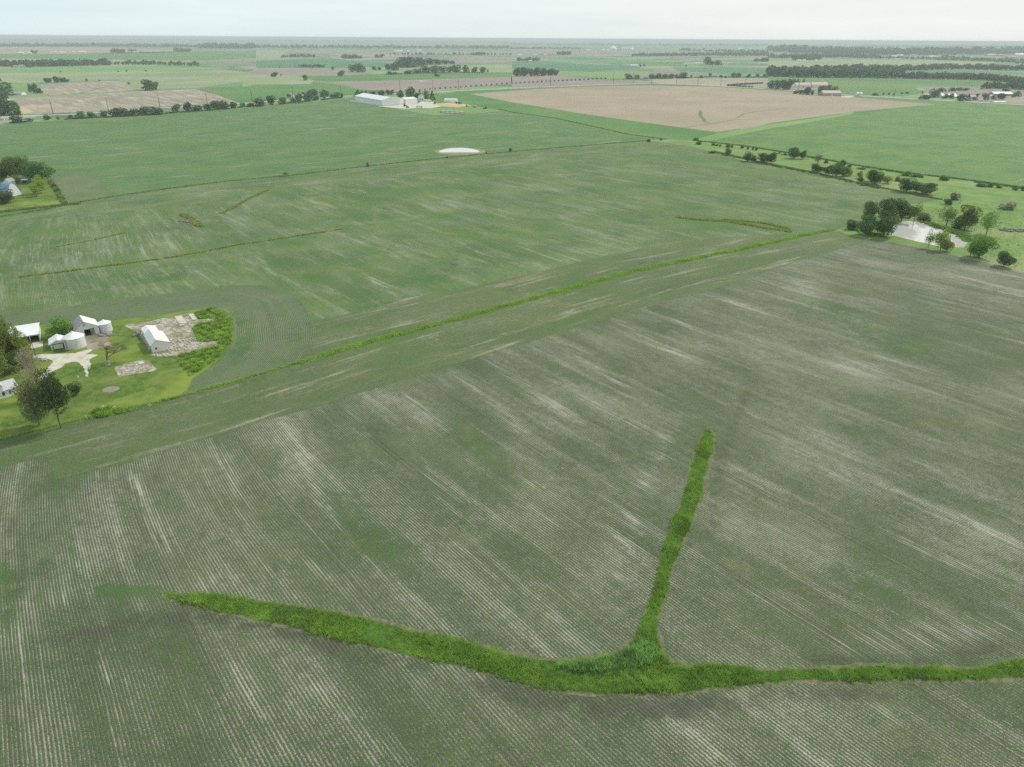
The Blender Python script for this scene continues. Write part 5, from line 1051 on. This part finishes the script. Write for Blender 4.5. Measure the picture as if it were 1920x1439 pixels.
# other distant buildings: frame, x0, x1, base, eave px, ridge px, wall, roof, label
FB = [('m', 85, 325, 150, 22, 50, 'white', 'roofgrey', 'long low building with grey roof behind the left grove'),
      ('m', 0, 62, 530, 25, 42, 'white', 'roofpink', 'white house at the left edge by the road'),
      ('m', 60, 120, 250, 25, 42, 'white', 'rooflight', 'pale house inside the left grove'),
      ('o', 190, 275, 350, 50, 85, 'red', 'roofgrey', 'left half of the red barn in the hedge farmstead'), ('o', 276, 332, 358, 45, 50, 'white', 'rooflight', 'white annex in front of the red barn'), ('o', 334, 362, 350, 45, 75, 'red', 'red', 'red lean to right of the white annex'),
      ('o', 455, 530, 350, 30, 48, 'white', 'rooflight', 'white house among the hedge trees'), ('o', 845, 912, 386, 18, 26, 'white', 'roofwhite', 'small white shed in the hedge gap'),
      ('t', 975, 1150, 222, 30, 60, 'white', 'roofpink', 'white house with faded red roof, left of the pair'), ('t', 1165, 1355, 222, 32, 68, 'white', 'roofpink', 'white house with faded red roof, right of the pair'), ('t', 1298, 1515, 322, 32, 66, 'tan', 'roofpink', 'long tan barn with pinkish roof by the brown field'),
      ('n', 635, 718, 420, 18, 36, 'white', 'roofpink', 'small house with pink roof at the right farmsteads'), ('n', 872, 1058, 440, 20, 56, 'white', 'roofwhite', 'long white roofed shed behind a dark hedge'), ('n', 1150, 1202, 425, 20, 40, 'white', 'roofwhite', 'small white shed between two dark trees'), ('n', 1222, 1300, 452, 26, 48, 'white', 'rooflight', 'pale house at the right road'), ('n', 1532, 1775, 412, 24, 52, 'tan', 'roofwhite', 'large shed with bright roof at the right edge'), ('n', 1500, 1540, 430, 14, 30, 'white', 'roofwhite', 'small shed below the large bright roof'),
      ('a', 398, 438, 298, 12, 25, 'white', 'roofwhite', 'white gabled barn in the left tree band'), ('a', 100, 135, 306, 8, 14, 'white', 'rooflight', 'small house in the left tree band'), ('a', 136, 180, 308, 10, 22, 'white', 'roofgrey', 'grey roofed house in the left tree band'),
      ('a', 135, 178, 208, 10, 16, 'white', 'roofwhite', 'far white barn at the left'), ('a', 208, 238, 207, 9, 14, 'white', 'roofwhite', 'small far white barn at the left'), ('a', 592, 642, 196, 6, 11, 'white', 'roofwhite', 'far long white shed'), ('a', 448, 490, 198, 4, 8, 'white', 'roofwhite', 'far low shed in a row'), ('a', 545, 562, 198, 6, 12, 'white', 'roofwhite', 'far small gabled shed'), ('a', 405, 425, 196, 5, 9, 'white', 'roofwhite', 'far tiny white shed'), ('a', 1000, 1040, 198, 5, 10, 'white', 'rooflight', 'far pale house right of a small wood'), ('a', 1405, 1440, 192, 4, 8, 'white', 'rooflight', 'far pale shed near a hedge'), ('a', 1490, 1530, 164, 5, 9, 'white', 'roofwhite', 'far white shed at the wood edge'),
      ('b', 262, 350, 230, 6, 11, 'white', 'roofwhite', 'far long white shed among hedges'), ('b', 1040, 1100, 190, 5, 10, 'white', 'roofwhite', 'far white shed left of a pair'), ('b', 1132, 1152, 190, 5, 12, 'white', 'roofwhite', 'far white shed right of a pair'), ('b', 1213, 1243, 184, 5, 10, 'white', 'roofwhite', 'far small white shed near a bush'), ('b', 1485, 1520, 344, 9, 16, 'white', 'rooflight', 'white house left in the lower grove'), ('b', 1522, 1550, 344, 8, 14, 'white', 'roofwhite', 'white shed in the lower grove'), ('b', 1566, 1586, 345, 12, 24, 'white', 'roofgrey', 'tall white house in the lower grove'), ('b', 1010, 1024, 324, 12, 22, 'white', 'roofwhite', 'white silo house left of the upper grove'), ('b', 1505, 1535, 165, 4, 7, 'white', 'roofwhite', 'far white shed near the wood'),
      ('c', 893, 945, 300, 8, 14, 'white', 'roofwhite', 'far long white barn in the centre'), ('c', 945, 962, 300, 6, 11, 'white', 'roofgrey', 'small shed right of the central white barn'), ('c', 1370, 1405, 277, 3, 6, 'white', 'roofwhite', 'low far shed left of the treed farmstead'), ('c', 1405, 1430, 188, 5, 9, 'white', 'roofwhite', 'far white shed left of two'), ('c', 1437, 1455, 187, 5, 9, 'white', 'roofwhite', 'far white shed right of two'), ('c', 1698, 1728, 171, 5, 10, 'white', 'roofwhite', 'far bright shed on the rise'), ('c', 675, 698, 182, 6, 11, 'white', 'roofwhite', 'far shed left of the grain elevator'), ('c', 560, 600, 181, 4, 7, 'white', 'roofwhite', 'far low shed left of the grain elevator'), ('c', 716, 745, 182, 4, 8, 'white', 'roofwhite', 'far low shed beside the grain dome'), ('c', 128, 152, 262, 4, 8, 'white', 'roofwhite', 'far tiny white shed by a small wood'), ('c', 40, 80, 214, 3, 6, 'white', 'roofwhite', 'far roadside shed left of three'), ('c', 160, 190, 214, 3, 6, 'white', 'roofwhite', 'far roadside shed middle of three'), ('c', 240, 262, 214, 3, 6, 'white', 'roofwhite', 'far roadside shed right of three'),
      ('d', 222, 252, 260, 6, 11, 'white', 'roofwhite', 'far white shed below a small wood'), ('d', 262, 282, 261, 6, 11, 'white', 'roofwhite', 'far white shed beside its twin below a small wood'), ('d', 355, 372, 260, 5, 9, 'white', 'roofwhite', 'far tiny shed at the right end of a small wood'), ('d', 970, 1015, 222, 6, 11, 'white', 'roofwhite', 'far white works building left'), ('d', 930, 960, 224, 4, 8, 'white', 'roofwhite', 'far low works building'), ('d', 962, 985, 248, 3, 6, 'white', 'roofwhite', 'far tiny shed by the river trees'), ('d', 1208, 1262, 230, 5, 10, 'white', 'roofwhite', 'far white works building right'), ('d', 1640, 1780, 220, 5, 9, 'red', 'roofpink', 'far long red roofed works'), ('d', 1650, 1700, 213, 4, 7, 'white', 'roofwhite', 'far white roof among the town trees'), ('d', 1730, 1782, 258, 6, 13, 'white', 'roofwhite', 'far white hall at the town edge'), ('d', 1858, 1920, 217, 8, 14, 'white', 'roofwhite', 'far long white hall at the right edge'), ('d', 1565, 1590, 196, 4, 8, 'white', 'roofblue', 'far pale blue roof in the town trees'), ('d', 1520, 1535, 208, 4, 8, 'white', 'roofwhite', 'far tiny white house in the town trees'), ('d', 1800, 1870, 232, 5, 9, 'red', 'roofpink', 'far second red roofed works at the town edge'),
      ('d', 1700, 1790, 572, 4, 7, 'white', 'roofwhite', 'low white shed beside the right road')]
for f, x0, x1, yb, he, hr, wl, rf, lb in FB:
    A = W(f, x0, yb); B = W(f, x1, yb); D = depth(*A); s = ZF[f][2]; mp_ = D/F/s; Wd = math.hypot(B[0]-A[0], B[1]-A[1])
    el = math.atan2(H, math.hypot(*A))
    he_ = he*mp_; hr_ = he_+max(1.2, (hr-he)*mp_*.75)
    dw = min(Wd*.22, 3)
    near = D < 3200
    gable('house' if 'house' in lb else 'shed', lb, 'house' if 'house' in lb else 'building', A, B, max(8, min(Wd*.6, 22)), he_, hr_, ridge='x' if Wd > 14 else 'y', roof=rf, wall=wl, oh=.4,
          doors=[(Wd*.5-dw/2, Wd*.5+dw/2, 0, he_*.7, 'greywood' if wl != 'tan' else 'white')] if near else (), windows=[(Wd*.15, Wd*.15+1.2, he_*.4, he_*.75), (Wd*.8, Wd*.8+1.2, he_*.4, he_*.75)] if near and 'house' in lb else ())
field('concrete_pad', WS('t', '1515,325 1620,318 1680,330 1600,345 1520,338'), M['concrete'], .09, label='concrete apron at the end of the tan barn', cat='pad')
for i, x in enumerate((1708, 1748)):
    q = W('t', x, 322); bin_(q, 4.2, 6.0, 9, ['left', 'right'][i]+' one of the two far white grain bins by the road', group='far pair of grain bins', sm=True)
# grain elevators
def elevator(f, x0, x1, yb, top, tx, ttop, label, n_, mat='galv'):
    A = W(f, x0, yb); B = W(f, x1, yb); D = depth(*A); mp_ = D/F/ZF[f][2]; Wd = math.hypot(B[0]-A[0], B[1]-A[1]); h = (yb-top)*mp_
    o = empty('grain_elevator', (A[0], A[1], 0), math.atan2(B[1]-A[1], B[0]-A[0]), label, 'grain elevator')
    r_ = Wd/n_/2
    for i in range(n_):
        s = MB().lathe([(r_*.97, 0), (r_*.97, h*.85), (r_*.2, h), (.01, h)], 16, r_*(2*i+1), 0).build('silo', M[mat], o, smooth=True)
    t = (tx-x0)/(x1-x0)*Wd; hh = (yb-ttop)*mp_; mb = MB(); mb.box(t-7, t+7, -6, 6, 0, hh*.8); mb.box(t-3, t+3, -3, 3, hh*.8, hh)
    mb.build('head_tower', M['concrete'], o)
    MB().box(min(t, 0), Wd, -2, 2, h+1, h+5).build('conveyor', M[mat], o)
elevator('c', 818, 905, 181, 156, 808, 134, 'far white grain elevator with a row of silos on the horizon', 6, 'white2')
elevator('d', 1732, 1782, 190, 150, 1768, 126, 'far grey grain elevator in the town at the right', 4, 'concrete')
q = W('c', 756, 181); o = bin_(q, 45, 22, 52, 'far white grain dome left of the elevator', group='far grain domes', sm=True)
q = W('c', 896, 181); o = bin_(q, 30, 14, 34, 'far low grain dome right of the elevator', group='far grain domes', sm=True)
# utility poles along the far roads
PL = ['100,215,94.5,190', '204,210,199,185', '300,201,296,180', '389,196,387,176', '473,192.5,470.5,170', '550,185,549,165', '640,182.5,639,160', '750.5,174,750,152.5', '812,172.5,812,152', '859.5,168,859,151', '1032,161.5,1031.5,145', '1150,158,1149,136', '1187,157.5,1186,139', '1221.5,157.5,1222,136', '1268.5,158,1268.5,141', '1308,160,1308,142', '1351,161.5,1351,146', '1396,163.5,1396,149', '1497,170,1497,152', '1676,183,1676,166']
for i, s in enumerate(PL):
    u, v, u2, v2 = map(float, s.split(',')); x, y = at(u, v); D = depth(x, y)
    pole((x, y), (v-v2)*D/F*1.0, .55 if D < 1800 else .6, f'tall dark utility pole, {nth(i)} from the left along the far roads', 'utility poles along the far roads')
# ---------------------------------------------------------------- haze
hz = bpy.data.materials.new('haze'); hz.use_nodes = True; t = hz.node_tree; t.nodes.clear()
ho = t.nodes.new('ShaderNodeOutputMaterial'); pv = t.nodes.new('ShaderNodeVolumePrincipled')
pv.inputs['Color'].default_value = (.85, .97, .97, 1); pv.inputs['Density'].default_value = .000085; pv.inputs['Anisotropy'].default_value = 0
t.links.new(pv.outputs[0], ho.inputs['Volume'])
HR = R+50
tag(MB().box(-HR, HR, -HR, HR, -1, H+3).build('haze', hz), 'thin pale blue haze over the farmland', 'haze', kind='stuff')
print('TREES', N_TREE[0], 'FAR STUFF', len(st_))
